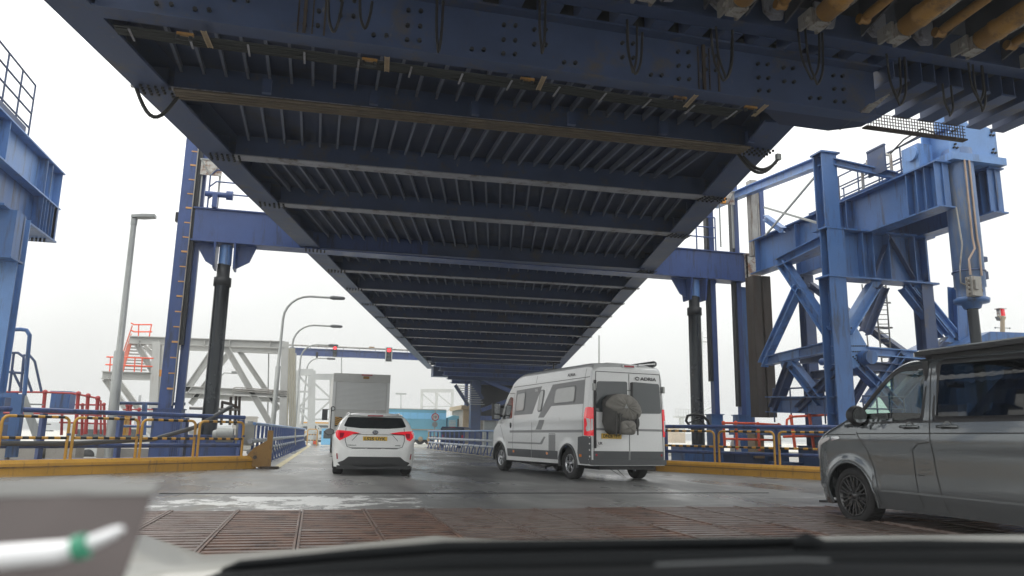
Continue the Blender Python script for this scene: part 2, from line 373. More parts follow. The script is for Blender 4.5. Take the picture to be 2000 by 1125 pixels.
# expansion joint in front of the grating
jt = MB(); jt.bar((-4,10.22,.006), (10.5,10.16,.006), .09, .012); jt.bar((-2.3,13.3,.005), (8.5,13.2,.005), .05, .01); struct('steel_joint_strip', jt, M['dark'])

# grating panels
gr = MB(); gr.box((-5.5,3.5,.001), (12,10.12,.006)); gro = gr.build('ramp_grating', M['dark'], kind='structure')
def panel(w, d, holes):
    p = MB()
    n = 12
    for i in range(n):
        y = .06+i*(d-.12)/(n-1); p.box((.02, y-.05, 0), (w-.02, y+.045, .045))
    p.box((0,0,0), (.022,d,.055)); p.box((w-.022,0,0), (w,d,.055)); return p
pm_ = [panel(.74,2.04,0).build('grating_panel', m, gro) for m in (M['grate'], M['gratel'])]
k = 0
for r_ in range(3):
    for i in range(-6, 15):
        pick = 1 if (i*7+r_*5) % 5 in (1, 3) or i > 4 and (i+r_) % 2 else 0
        src = pm_[pick]
        if k < 2 and src.location.length == 0 and not src.get('used'): o = src; src['used'] = 1; k += 1
        else: o = src.copy(); COL.objects.link(o); o.parent = gro
        o.location = (-.84+i*.75 + .01, 7.99-r_*2.08+random.uniform(-.01,.01), .006+random.uniform(0,.006))
        o.rotation_euler = (random.uniform(-.002,.002), random.uniform(-.004,.004), 0)
for p in pm_:
    if 'used' in p: del p['used']

# ================================================================== UPPER BRIDGE
br = thing('upper_linkspan_bridge', 'dark blue ribbed steel underside of the upper ramp running overhead along the road', 'bridge', (3,14,7))
def XL(y): return -3.28+.237*(y-14.79)
BW = 12.6
def XR(y): return XL(y)+BW
YA, YB = 11.5, 70.5; YG = 8.6
for side, xf in (('l', lambda y: XL(y)+.31), ('r', lambda y: XR(y)-.31)):
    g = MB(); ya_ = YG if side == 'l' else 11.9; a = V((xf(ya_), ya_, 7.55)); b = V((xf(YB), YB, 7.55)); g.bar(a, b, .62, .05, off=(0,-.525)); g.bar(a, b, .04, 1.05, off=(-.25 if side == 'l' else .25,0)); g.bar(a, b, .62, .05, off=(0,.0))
    for i in range(18):
        q = a.lerp(b, (i+.5)/18)
    go = g.build('edge_girder', M['bridge'], br)
    st = MB()
    for i in range(30):
        q = a.lerp(b, (i+.5)/40); st.bar(q+V((0,0,-.5)), q+V((0,0,-.02)), .02, .3, up=(1,0,0))
    st.build('web_stiffener', M['bridge'], br, kind='stuff')
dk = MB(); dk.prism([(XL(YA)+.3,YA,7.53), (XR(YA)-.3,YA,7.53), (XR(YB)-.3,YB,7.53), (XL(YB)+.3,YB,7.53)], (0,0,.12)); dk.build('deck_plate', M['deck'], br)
pr = MB()
for f in (XL, XR):
    pr.bar((f(YA),YA,8.6), (f(YB),YB,8.6), .06, .9)
pr.build('parapet', M['bridge'], br)
BY = [13.85, 17.05, 20.5, 25.3, 28.6, 32.1, 35.8, 39.6, 43.6, 47.6, 51.9, 55.6, 59.2, 62.8, 66.4, 69.9]
def by(y0, x): return y0-.045*(x-XL(y0))
bolts = MB()
for i, y0 in enumerate(BY):
    xl, xr = XL(y0)+.64, XR(y0)-.64; big = i == 3
    w = .62 if big else .34
    b = MB(); p0, p1 = V((xl, by(y0,xl), 7.56)), V((xr, by(y0,xr), 7.56))
    zt = 7.53; zb = 7.0 if not big else 6.97; h = zt-zb
    p0.z = p1.z = (zt+zb)/2
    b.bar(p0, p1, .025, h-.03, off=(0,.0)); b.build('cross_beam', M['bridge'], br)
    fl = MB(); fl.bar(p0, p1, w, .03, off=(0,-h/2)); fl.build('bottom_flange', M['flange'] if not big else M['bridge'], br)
    if i < 10:
        for xx, s_ in ((xl,1), (xr,-1)):
            for a in range(6):
                for c in range(4):
                    if random.random() < .95: bolts.studs([(xx+s_*(-.5+a*.12), by(y0,xx)-.17+c*.11, zb-.02)], (0,0,-1), .028, .04)
bolts.build('bolt', M['dark'], br, kind='stuff')
# longitudinal ribs: one mesh per rib up to the sixth bay
u = V((.237,1,0)).normalized(); cnt = 0; far = MB(); seen = {}
edges = [YA+.1]+BY+[YB]
for i in range(len(edges)-1):
    ya, yb = edges[i], edges[i+1]
    if yb-ya < .6: continue
    direct = ya < 17.0
    nr = 29
    for j in range(nr):
        x = XL(ya)+.9+j*(BW-1.8)/(nr-1)
        x2 = x+(0 if direct else .237*(yb-ya))
        if direct and (x2 < XL(yb)+.65): continue
        za = 7.45
        if i < 7:
            key = (i, direct)
            d = V((x2-x, yb-ya-.05*0, 0))
            y_a = by(ya, x) if i else ya; 
            if key not in seen:
                r_ = MB(); L_ = d.length-.08; dd = d.normalized()
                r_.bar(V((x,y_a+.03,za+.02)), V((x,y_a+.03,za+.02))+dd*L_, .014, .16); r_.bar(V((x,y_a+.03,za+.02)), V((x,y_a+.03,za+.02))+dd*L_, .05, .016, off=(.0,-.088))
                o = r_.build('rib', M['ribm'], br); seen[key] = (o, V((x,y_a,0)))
            else:
                o0, b0 = seen[key]; o = o0.copy(); COL.objects.link(o); o.parent = br; o.location = V((x,y_a,0))-b0
            cnt += 1
        else:
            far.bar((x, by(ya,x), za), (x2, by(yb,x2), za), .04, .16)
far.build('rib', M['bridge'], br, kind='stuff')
# brown pipes carried on the first cross beam
for k_ in range(4):
    p = MB(); y0 = 13.62+k_*.11; p.tube([(XL(13.85)+.7, by(y0,XL(13.85)+.7), 6.93), (XR(13.85)-.75, by(y0,XR(13.85)), 6.93)], .032, 8)
    p.build('conduit_pipe', M['oldconduit'] if 'oldconduit' in M else M['rust'], br)
for X_ in (-1.3,.6,2.5,4.4,6.3,8.2):
    p = MB(); p.box((X_,by(13.5,X_),6.96), (X_+.16,by(13.5,X_)-.1,7.22)); p.build('pipe_clamp', M['bridge'], br)
# cable loops at both ends of the pipes
for a, b_, dep, nm_ in ((qy(262,160,13.9), qy(350,185,13.9), .55, 1), (qy(1520,310,13.4), qy(1440,298,13.4), .38, 1), (qy(1515,318,13.4), qy(1450,305,13.4), .22, 1)):
    p = MB(); pts = [a.lerp(b_, t/12)+V((0,0,-dep*math.sin(math.pi*t/12)))  for t in range(13)]; p.tube(pts, .035, 6); p.build('cable', M['cable'], br)
p = MB(); c0 = qy(262,165,13.9); p.box(c0+V((-.05,-.04,-.05)), c0+V((.05,.04,.08))); p.build('junction_box', M['galv'], br)
p = MB(); c0 = qy(1520,308,13.4); p.box(c0+V((-.05,-.04,-.05)), c0+V((.05,.04,.08))); p.build('junction_box', M['galv'], br)

# end girder carrying the ramp flaps
eg = thing('ramp_end_girder', 'massive bolted blue girder across the near end of the upper ramp with yellow flap cylinders', 'girder', (3,11.2,7))
g = MB(); g.box((-3.5,11.2,7.0), (9.9,11.24,7.92)); g.box((-3.5,11.06,6.97), (9.9,11.4,7.0)); g.box((-3.5,10.98,7.92), (9.9,11.3,7.96)); g.build('web_plate', M['bridge'], eg)
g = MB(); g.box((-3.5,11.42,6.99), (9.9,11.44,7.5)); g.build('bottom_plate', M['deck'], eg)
st = MB()
for i in range(25):
    x = -3.2+i*.53
    if i % 5 == 4: continue
    for z in (7.2, 7.45, 7.72):
        if (i+int(z*10)) % 3 == 0: continue
        st.studs([(x,11.2,z), (x+.2,11.2,z+.02)], (0,-1,0), .035, .05)
st.build('bolt', M['dark'], eg, kind='stuff')
for x in (-.55, 6.3):
    s_ = MB(); s_.bar((x,11.17,7.0), (x,11.17,7.92), .05, .05, up=(0,1,0)); s_.bar((x+.3,11.185,7.02), (x+.3,11.185,7.9), .03, .03, up=(0,1,0))
    for i in range(24): 
        z = 7.04+i*.036; s_.studs([(x-.1,11.2,z), (x+.12,11.2,z)], (0,-1,0), .014, .03)
    s_.build('splice_joint', M['rust'], eg)
for i in range(6):
    c = MB(); y = 11.5+i*.055; pts = [(-3.3+j*1.17, y+.012*math.sin(j*2+i), 6.93-.012*math.sin(j*3.1+i)) for j in range(11)]; pts = [q for q in pts if q[0] < 8.3]; c.tube(pts, .016+.006*(i % 2), 6); c.build('cable', M['greencable'] if 'greencable' in M else M['cable'], eg)
for i in range(13):
    c = MB(); x = -3.1+i*.85; c.box((x,11.48,6.89), (x+.03,11.86,6.905)); c.build('cable_hanger', M['flange'], eg)
for (px, py) in ((362,66), (722,116), (1030,154), (1328,190), (1466,209)):
    q = qz(px, py, 6.86); c = MB(); c.box(q+V((-.12,-.03,-.03)), q+V((.12,.03,.01))); lb = c.build('lamp_fitting', M['yellowd'], eg)
    for e in (-.1,.08): c = MB(); c.cyl(q+V((e,0,-.04)), q+V((e,0,-.1)), .03, .03, 8); c.build('bulb_guard', M['dark'], lb)
    c = MB(); a = q+V((.23,-.1,.03)); b_ = q+V((.27,.4,.03)); c.bar(a, b_, .012, .02); c.bar(a+V((.07,0,0)), b_+V((.07,0,0)), .012, .02)
    for i in range(12): w_ = a.lerp(b_, (i+.5)/12); c.bar(w_, w_+V((.07,0,0)), .012, .012)
    c.build('ladder_bracket', M['tan'], eg)
# second beam and gusset plates between
g = MB(); g.box((-3.6,10.45,8.02), (14.6,10.78,8.06)); g.box((-3.6,10.6,8.06), (14.6,10.63,8.6)); g.build('hinge_beam', M['bridge'], eg)
g0 = None
for i in range(26):
    x = -3.4+i*.66
    if x > 10.4: break
    if g0 is None: g = MB(); g.box((x,10.74,7.97), (x+.34,11.22,8.0)); g.box((x,10.76,8.0), (x+.02,11.2,8.5)); g0 = g.build('gusset_plate', M['bridge'], eg); gx = x
    else: o = g0.copy(); COL.objects.link(o); o.parent = eg; o.location = (x-gx,0,0)
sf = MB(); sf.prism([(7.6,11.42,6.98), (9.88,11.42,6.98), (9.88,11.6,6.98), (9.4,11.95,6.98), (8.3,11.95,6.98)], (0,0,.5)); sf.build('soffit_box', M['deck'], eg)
dk = MB(); dk.box((-3.8,2.0,8.85), (15,11.3,8.95)); dk.box((-3.5,11.27,8.1), (9.9,11.3,8.85)); dk.build('flap_deck', M['dark'], eg)
# flap fins
f0 = None
for i in range(24):
    x = -3.4+i*.775
    if f0 is None:
        f = MB(); f.prism([(x,10.4,8.1), (x,10.4,8.85), (x,3,8.85), (x,3,8.6), (x,8.8,8.5)], (.03,0,0)); f.box((x-.07,3,8.57), (x+.1,8.9,8.6)); f0 = f.build('flap_rib', M['fin'] if 'fin' in M else M['dark'], eg); fx = x
    else: o = f0.copy(); COL.objects.link(o); o.parent = eg; o.location = (x-fx,0,0)
src = None
def loop_cable(q, w, d, par, n=14, r=.022):
    c = MB(); pts = [q+V((w*(t/n-.5)*2, .02*math.sin(t), -d*math.sin(math.pi*t/n)**.6)) for t in range(n+1)]; c.tube(pts, r, 6); return c.build('cable', M['cable'], par)
cylsrc = None
for i, X_ in enumerate([12.45, 10.9, 9.33, 7.74, 6.2, 4.65, 3.1, 1.55, 0.0]):
    if cylsrc is None:
        a = V((X_, 9.75, 7.95)); b_ = V((X_, 4.6, 8.32)); c = MB(); d = (b_-a).normalized()
        c.lathe(a, d, [(0,.001), (0,.15), (.03,.17), (.3,.17), (.32,.19), (.4,.19), (.42,.17), (5.0,.17), (5.02,.001)], 16); cy = c.build('flap_cylinder', M['yellowd'], eg)
        e = MB(); e.tube([a+V((.2,.1,.0)), a+V((.2,-.6,-.02)), b_+V((.2,0,0))], .035, 8); e.build('hydraulic_line', M['worn'], cy)
        e = MB(); e.box(a+V((-.12,.02,-.14)), a+V((.14,.3,.10))); e.box(a+V((-.17,.1,-.1)), a+V((-.12,.45,.16))); e.box(a+V((.14,.1,-.1)), a+V((.19,.45,.16))); e.cyl(a+V((-.22,.2,0)), a+V((.24,.2,0)), .05); e.build('clevis_bracket', M['worn'], cy)
        cylsrc = cy; cx0 = X_
    else:
        for ch_src, par in ((cylsrc, eg),):
            o = ch_src.copy(); COL.objects.link(o); o.parent = eg; o.location = (X_-cx0,0,0)
            for s_ in CH[cylsrc.name]: o2 = s_.copy(); COL.objects.link(o2); o2.parent = o
th0 = None
for i, X_ in enumerate([11.7, 10.15, 8.6, 7.0, 5.45, 3.9, 2.3]):
    if th0 is None:
        c = MB(); a = V((X_, 9.95, 8.05)); b_ = V((X_, 5.2, 8.35)); c.tube([a, a.lerp(b_,.05), a.lerp(b_,.35), a.lerp(b_,.36), b_], [.05,.085,.085,.07,.07], 10); c.cyl(a+V((-.1,-.1,0)), a+V((.1,-.1,0)), .08); th0 = c.build('latch_rod', M['yellowd'], eg); tx = X_
    else: o = th0.copy(); COL.objects.link(o); o.parent = eg; o.location = (X_-tx,0,0)
# round pin lugs hanging behind the cylinders
l0 = None
for i in range(12):
    x = -1+i*1.03
    if l0 is None: c = MB(); c.prism([(x,10.44,8.6), (x-.22,10.42,8.6), (x-.2,10.42,8.25), (x-.05,10.42,8.12), (x+.15,10.42,8.15), (x+.22,10.42,8.4), (x+.22,10.42,8.6)], (0,-.06,0)); c.cyl((x,10.3,8.3), (x,10.4,8.3), .11); l0 = c.build('pin_lug', M['flange'], eg); lx = x
    else: o = l0.copy(); COL.objects.link(o); o.parent = eg; o.location = (x-lx,0,0)
for (px, py, w, d) in ((655,0,.1,.5), (715,0,.09,.45), (860,0,.05,.85), (1060,0,.05,.9), (1240,60,.14,.75), (1235,40,.09,.9), (1410,70,.2,.8), (1415,55,.16,.9), (1580,60,.22,.9), (1590,60,.18,1.0), (1745,110,.14,.8), (1750,108,.2,.95), (1850,165,.1,.6), (1905,125,.16,.75), (1910,128,.12,.9)):
    loop_cable(qy(px, py, 10.35), w, d, eg)

# outer flap bars on the right, beyond the end of the girder
of = thing('outer_flap_section', 'row of blue flap bars jutting beyond the right end of the overhead girder', 'ramp flap', (12,10,7.6))
o0 = None
for i in range(7):
    x = 9.98+i*.62
    if o0 is None: c = MB(); c.box((x,10.8,7.62), (x+.36,12.25,7.66)); c.box((x+.02,10.8,7.66), (x+.04,12.2,8.1)); c.box((x+.32,10.8,7.66), (x+.34,12.2,8.1)); o0 = c.build('flap_bar', M['bridge'], of); ox = x
    else: o = o0.copy(); COL.objects.link(o); o.parent = of; o.location = (x-ox,0,.0)
c = MB(); c.box((9.95,10.8,8.1), (14.6,11.95,8.14)); c.build('flap_plate', M['dark'], of)
c = MB(); c.box((12.62,9.8,7.7), (14.6,10.2,7.95)); c.prism([(13.4,9.0,7.6), (13.4,9.3,7.6), (13.4,9.5,9.0), (13.4,9.2,9.0)], (.05,0,0)); c.bar((13.7,9.2,7.7), (14.2,9.0,9.1), .14, .3); c.build('end_bracket', M['blue'], of)
# mesh walkway and ladder rack under it
mw = MB()
for i in range(36): x = 10.3+i*.066; mw.box((x,11.9,7.18), (x+.012,11.912,7.46))
for i in range(5): z = 7.18+i*.068; mw.box((10.3,11.9,z), (12.68,11.912,z+.012))
mw.box((10.25,11.88,7.15), (12.7,12.02,7.18)); mw.build('mesh_guard', M['rust'], of)
rk = MB()
for i in range(14):
    t = i/13; q = qz(1650,250,7.0).lerp(qz(1700,205,7.0), t); rk.bar(q, q+V((.02,-.45,0)), .02, .02)
rk.bar(qz(1640,252,7.0), qz(1700,204,7.0), .03, .04); rk.build('cable_rack', M['worn'], of)

# ================================================================== LIFTING PORTAL
pt = thing('lifting_beam', 'heavy blue crosshead beam spanning under the upper ramp between the lifting columns', 'beam', (5.3,25.4,7))
g = MB(); YP = 25.4; g.box((-4.15,YP-.3,6.98), (15.6,YP-.27,8.0)); g.box((-4.15,YP+.27,6.98), (15.6,YP+.3,8.0)); g.box((-4.2,YP-.36,6.93), (15.65,YP+.36,6.98)); g.box((-4.2,YP-.36,8.0), (15.65,YP+.36,8.04))
g.build('box_beam', M['bluep'], pt)
for x in (-3.15, 13.6):
    c = MB()
    for dx in (-.33, .28): c.prism([(x+dx,YP-.45,6.93), (x+dx,YP+.45,6.93), (x+dx,YP+.3,6.1), (x+dx,YP-.3,6.1)], (.06,0,0))
    c.prism([(x-.95,YP-.02,6.93), (x-.34,YP-.02,6.93), (x-.34,YP-.02,6.2), (x-.6,YP-.02,6.35)], (0,.06,0)); c.prism([(x+.34,YP-.02,6.93), (x+.95,YP-.02,6.93), (x+.75,YP-.02,6.4), (x+.34,YP-.02,6.15)], (0,.06,0))
    c.build('ram_bracket', M['bluep'], pt)
    c = MB(); c.cyl((x,YP,6.9), (x,YP,6.25), .2, .2); c.build('ram_clevis', M['blue2'], pt)
for x0, x1 in ((-4.0,-1.0), (11.8,14.4)):
    c = MB()
    for z in (8.55, 8.95, 9.35): c.tube([(x0+.2,YP-.3,8.04), (x0+.2,YP-.3,z-.2), (x0+.4,YP-.3,z), (x1,YP-.3,z)], .028, 6)
    c.tube([(x1-.8,YP-.3,8.04), (x1-.8,YP-.3,9.35)], .028, 6); c.tube([(x1,YP-.3,8.04), (x1,YP-.3,9.35)], .028, 6); c.build('guard_rail', M['bluep'], pt)
    c = MB(); c.cyl((x0+.1,YP-.35,8.5), (x0+.8,YP-.35,8.5), .09); c.cyl((x0+.75,YP-.35,8.5), (x0+.95,YP-.35,8.5), .15); c.box((x0+.35,YP-.5,8.04), (x0+.5,YP-.2,8.5)); c.build('lock_motor', M['bluep'], pt)
for s_ in (-1, 1):
    xa = -1.6 if s_ < 0 else 12.3
    c = MB(); c.ibeam((xa,YP,8.04), (xa+.95*-s_,YP,8.75), .3, .25, .03); c.bar((xa+.25*-s_,YP-.25,8.04), (xa+1.1*-s_,YP-.25,8.65), .05, .05); c.build('tie_strut', M['bluep'], pt)
for x in (15.6,):
    c = MB(); c.box((x,YP-.45,7.0), (x+.5,YP-.4,7.95)); c.box((x,YP-.45,6.95), (x+.05,YP+.4,8.0)); c.box((x+.5,YP-.45,6.95), (x+.55,YP+.2,8.0)); c.box((x-.05,YP-.5,7.96), (x+.75,YP+.4,8.0)); c.prism([(x+.56,YP-.4,7.95), (x+.95,YP-.4,7.95), (x+.56,YP-.4,7.0)], (0,.05,0)); c.build('guide_shoe', M['oldpaint'] if x > 0 else M['bluep'], pt)

def ram(x, lab):
    t = thing('hydraulic_ram', lab, 'hydraulic ram', (x,YP,-.4), 'black rams lifting the crosshead beam')
    c = MB(); c.cyl((x,YP,-.4), (x,YP,5.6), .235, .235, 24); c.build('ram_barrel', M['piston'], t)
    c = MB(); c.lathe((x,YP,5.55), (0,0,1), [(0,.235), (0,.27), (.28,.27), (.3,.2), (.72,.2)], 20); c.build('ram_head', M['dark'], t)
    c = MB(); c.box((x-.5,YP-.5,-.45), (x+.5,YP+.5,-.1)); c.build('ram_foot', M['blue'], t)
    return t
ram(-3.17, 'black hydraulic ram left of the road beside the tall blue lifting column')
ram(13.58, 'black hydraulic ram on the right behind the white camper van roof')

t = thing('lifting_column', 'tall blue lifting column on the left with a row of pale orange level marks', 'column', (-4.45,YP,-.4)); top = 11.3
c = MB(); c.box((-4.64,YP-.3,-.4), (-4.27,YP-.26,top)); c.box((-4.64,YP-.26,-.4), (-4.60,YP+.15,top)); c.box((-4.31,YP-.26,-.4), (-4.27,YP+.1,top)); c.build('guide_post', M['bluep'], t)
c = MB(); c.box((-4.25,YP-.22,3.6), (-4.12,YP-.02,top-.3)); c.build('wear_rail', M['dark'], t)
c = MB(); c.box((-4.22,YP+.0,-.4), (-3.98,YP+.2,top-.6)); c.build('rear_post', M['bluep'], t)
c = MB(); c.box((-4.75,YP-.4,-.4), (-3.95,YP+.3,1.6)); c.box((-4.79,YP-.44,1.6), (-3.91,YP+.34,1.63)); c.build('column_foot', M['bluep'], t)
for i in range(4): c = MB(); c.box((-4.2+i*.06,YP-.43,.2), (-4.18+i*.06,YP-.401,1.55)); c.build('web_stiffener', M['bluep'], t)
c = MB(); c.box((-4.78,YP+.0,7.6), (-4.65,YP+.2,7.9)); c.build('cable_box', M['dark'], t)
for i in range(20):
    z = 2.2+i*.48; c = MB(); c.box((-4.44,YP-.318,z), (-4.26,YP-.301,z+(.035 if i % 3 else .055))); c.build('level_mark', M['levelmark'], t)
c = MB(); c.box((-4.262,YP-.33,1.7), (-4.235,YP-.27,11.1)); c.build('scale_strip', M['worn'], t)
def slim_column(x, lab, top, w, dk0, dk1):
    t = thing('lifting_column', lab, 'column', (x,YP,-.4))
    c = MB(); c.box((x,YP-.15,1.9), (x+w,YP+.12,top)); c.build('guide_post', M['bluep'], t)
    c = MB(); c.box((x-.10,YP-.13,dk0), (x-.003,YP+.1,dk1)); c.build('wear_rail', M['dark'], t)
    c = MB(); c.box((x-.18,YP-.2,-.4), (x+w+.08,YP+.2,1.87)); c.box((x-.22,YP-.25,1.87), (x+w+.12,YP+.25,1.9)); c.build('column_foot', M['blue'], t)
slim_column(15.32, 'slim tall blue lifting column on the right beside the rusty guide post', 11.5, .19, 2.2, 11.3)
slim_column(14.22, 'blue lifting column just right of the right-hand black ram', 10.5, .2, 3.1, 10.4)
# rusty boxes hanging on the columns
for x, y, z, lab in ((-4.12,YP-.3,9.15,'rust-stained white triangular bracket box on the left lifting column'), (14.45,YP-.6,9.85,'small orange and rusty lattice box on the right lifting column')):
    t = thing('limit_switch_box', lab, 'equipment box', (x,y,z))
    c = MB(); c.box((x,y,z), (x+.65,y+.05,z+.5)); c.build('back_panel', M['oldpaint'], t)
    c = MB(); c.bar((x,y-.02,z+.5), (x+.32,y-.02,z), .03, .03); c.bar((x+.65,y-.02,z+.5), (x+.32,y-.02,z), .03, .03); c.box((x-.03,y-.03,z+.5), (x+.68,y+.3,z+.54)); c.build('cross_brace', M['galv'], t)
    if x > 0: c = MB(); c.box((x-.02,y-.15,z-.02), (x+.2,y-.02,z+.42)); c.build('side_door', M['orange'], t)
    c = MB(); c.bar((x+.6,y+.1,z-1.7), (x+.6,y+.1,z+.2), .06, .06); c.bar((x+.05,y+.1,z-1.7), (x+.05,y+.1,z+.2), .04, .04); c.build('support_post', M['galv'], t)

# ================================================================== RIGHT LIFTING TOWER
tw = thing('lifting_tower', 'big blue steel lifting tower on the right, braced frame under two plate girders', 'steel tower', (15.5,19,-.4))
CX, CY = 14.2, 18.3
def ib(name, p0, p1, w, h, m='blue', t=.03, up=(0,0,1), par=None):
    c = MB(); c.ibeam(p0, p1, w, h, t, up); return c.build(name, M[m], par or tw)
def plate_girder(x, y0, y1, z0, z1, par, mm='blue', w=.5, stiff=()):
    c = MB(); c.box((x-.02,y0,z0), (x+.02,y1,z1)); c.box((x-w/2,y0-.05,z1), (x+w/2,y1+.05,z1+.04)); c.box((x-w/2,y0-.05,z0-.04), (x+w/2,y1+.05,z0)); g = c.build('plate_girder', M[mm], par)
    for y in stiff:
        c = MB(); c.box((x-w/2+.03,y,z0), (x-.02,y+.025,z1)); c.box((x+.02,y,z0), (x+w/2-.03,y+.025,z1)); c.build('web_stiffener', M[mm], g)
    return g
plate_girder(15.55, 15.4, 24.2, 7.05, 8.24, tw, stiff=(15.45,15.8,16.1,16.45,18.9,19.3,21.5,23.9))
plate_girder(17.25, 15.4, 24.2, 7.05, 8.24, tw, stiff=(15.45,15.7,16.0,18.9,21.5,23.9))
ib('main_column', (CX,CY,-.4), (CX,CY,5.6), .55, .5, up=(0,1,0), t=.04)
ib('upper_column', (CX,CY,7.1), (CX,CY,9.35), .5, .42, up=(0,1,0), t=.04)
c = MB(); c.box((CX-.3,CY-.27,9.35), (CX+.34,CY+.27,9.4)); c.build('column_cap', M['blue'], tw)
for z in (1.5, 3.1, 3.35, 3.62):
    c = MB(); c.box((CX-.24,CY-.23,z), (CX+.24,CY-.025,z+.025)); c.build('web_stiffener', M['blue'], tw)
# transverse girder
c = MB(); c.box((CX-.32,CY-.02,5.65), (17.6,CY+.02,7.02)); c.box((CX-.35,CY-.3,7.02), (17.65,CY+.3,7.07)); c.box((CX-.35,CY-.3,5.6), (17.65,CY+.3,5.65)); tg = c.build('transverse_girder', M['blue'], tw)
for x in (CX+.28, CX+.9, CX+1.25, 16.0, 16.9, 17.3):
    c = MB(); c.box((x,CY-.27,5.65), (x+.025,CY-.02,7.02)); c.build('web_stiffener', M['blue'], tg)
c = MB(); c.bar((15.5,CY-.12,5.7), (16.15,CY-.12,7.0), .03, .16, up=(0,1,0)); c.bar((16.95,CY-.12,5.7), (16.15,CY-.12,7.0), .03, .16, up=(0,1,0)); c.build('web_brace', M['bridge'], tg)
c = MB(); c.box((CX-.28,CY-.28,5.65), (CX+.28,CY-.25,7.02)); c.build('end_plate', M['blue'], tg)
# top frame
tA = V((CX,CY,9.2)); tB = qy(1462,372,24.0)
ib('top_beam', tA, tB, .3, .32, 'blue2'); ib('top_beam', tB, qy(1395,400,27), .3, .3, 'blue2')
ib('top_brace', (CX+.1,CY,9.2), (15.55,17.0,8.4), .25, .2)
c = MB(); c.bar(qx(1495,460,CX), qx(1600,335,CX), .05, .05); c.bar(qx(1493,405,CX), qx(1612,440,CX), .06, .06); c.build('tie_rod', M['galv'], tw)
ib('top_brace', qy(1495,425,23), qy(1530,450,21.5), .2, .2)
# left side frame (along the tower, plane X = CX)
def fx(px, py): return qx(px, py, CX)
ib('side_brace', fx(1530,515), fx(1622,652), 0.29, 0.31); 
ib('side_beam', fx(1500,705), fx(1617,678), .26, .3)
ib('side_brace', fx(1545,712), fx(1512,800), 0.29, 0.31, 'bridge'); ib('side_brace', fx(1548,712), fx(1605,785), 0.26, 0.29)
ib('side_beam', fx(1505,790), fx(1640,792), .4, .5); ib('side_beam', fx(1520,515), fx(1610,470), .3, .3)
ib('side_brace', fx(1490,712), fx(1560,560), 0.26, 0.26, 'blue2')
c = MB(); c.prism([fx(1520,690), fx(1562,680), fx(1562,705), fx(1530,722)], (-.04,0,0)); c.build('gusset_plate', M['blue2'], tw); c = MB(); c.prism([fx(1608,630), fx(1622,630), fx(1624,690), fx(1612,688)], (-.04,0,0)); c.build('gusset_plate', M['blue2'], tw)
# rear frame parallel (X = 17.3)
def fx2(px, py): return qx(px, py, 17.3)
ib('rear_column', (17.3,CY,-.4), (17.3,CY,5.6), .4, .4, 'bridge', up=(0,1,0)); ib('rear_column', (17.3,23.8,-.4), (17.3,23.8,7.0), .4, .4, 'bridge', up=(0,1,0))
ib('rear_brace', (17.3,23.5,6.6), (17.3,19,3.5), .22, .22, 'bridge'); ib('rear_beam', (17.3,23.8,3.3), (17.3,CY,3.3), .3, .3, 'bridge'); ib('rear_brace', (17.3,20.8,3.2), (17.3,23.5,.4), .2, .2, 'bridge'); ib('rear_brace', (17.3,20.8,3.2), (17.3,18.6,.4), .2, .2, 'bridge')
# front frame (plane Y = CY)
def fy(px, py): return qy(px, py, CY)
ib('front_brace', fy(1705,560), fy(1652,648), 0.31, 0.31, 'blue2'); ib('front_brace', fy(1725,560), fy(1690,650), 0.26, 0.26, 'bridge')
ib('front_brace', fy(1765,560), fy(1840,655), 0.29, 0.26); ib('front_brace', fy(1785,560), fy(1862,655), 0.29, 0.26, 'blue2')
ib('front_beam', fy(1690,686), fy(1830,697), .3, .24, 'blue2'); ib('front_beam', fy(1690,715), fy(1800,725), .3, .26, 'bridge')
ib('front_brace', fy(1672,712), fy(1760,800), 0.31, 0.26); ib('front_brace', fy(1850,665), fy(1740,790), 0.26, 0.26, 'bridge')
gp = MB(); gp.prism([fy(1652,640), fy(1668,634), fy(1693,678), fy(1693,700), fy(1672,720), fy(1654,720)], (0,-.04,0)); gpo = gp.build('gusset_plate', M['blue2'], tw)
sb = MB()
for r0 in ((1660,676), (1660,687)):
    for i in range(8): sb.studs([fy(r0[0]+i*4.4, r0[1])+V((0,-.04,0))], (0,-1,0), .022, .02)
for i in range(6): sb.studs([fy(1664+i*3.6, 697+i*3.6)+V((0,-.04,0)), fy(1670+i*3.6, 694+i*3.6)+V((0,-.04,0))], (0,-1,0), .022, .02)
for q in ((1660,641), (1664,648), (1657,648), (1868,655), (1862,662), (1873,662)): sb.studs([fy(*q)+V((0,-.05,0))], (0,-1,0), .022, .02)
sb.build('bolt', M['dark'], gpo, kind='stuff')
for q, e in (([fy(1835,668), fy(1868,640), fy(1884,640), fy(1884,668)],-.04), ([fy(1700,548), fy(1722,548), fy(1712,562), fy(1700,560)],-.06), ([fy(1780,548), fy(1806,548), fy(1806,565), fy(1790,562)],-.06)): gp = MB(); gp.prism(q, (0,e,0)); gp.build('gusset_plate', M['blue2'], tw)
ib('outer_column', fy(1868,560), fy(1876,760), .34, .34, up=(0,1,0)); ib('outer_column', fy(1888,600), fy(1898,760), .2, .2, up=(0,1,0))
ib('front_brace', fy(1760,690), fy(1690,790), .24, .24)
ib('rear_brace', (17.3,19.2,7.0), (17.3,23,3.6), .26, .26, 'blue'); ib('side_beam', fx(1500,700)+V((1.2,0,0)), fx(1617,690)+V((1.2,0,0)), .26, .26, 'bridge'); ib('side_brace', fx(1640,720), fx(1560,800), .24, .24, 'bridge')
c = MB(); a = fx(1560,705)+V((.8,0,0)); b = fx(1655,695)+V((.8,0,0)); c.tube([a, a.lerp(b,.45), a.lerp(b,.55), b], [.11,.11,.2,.2], 12); c.build('tie_tube', M['blue'], tw)
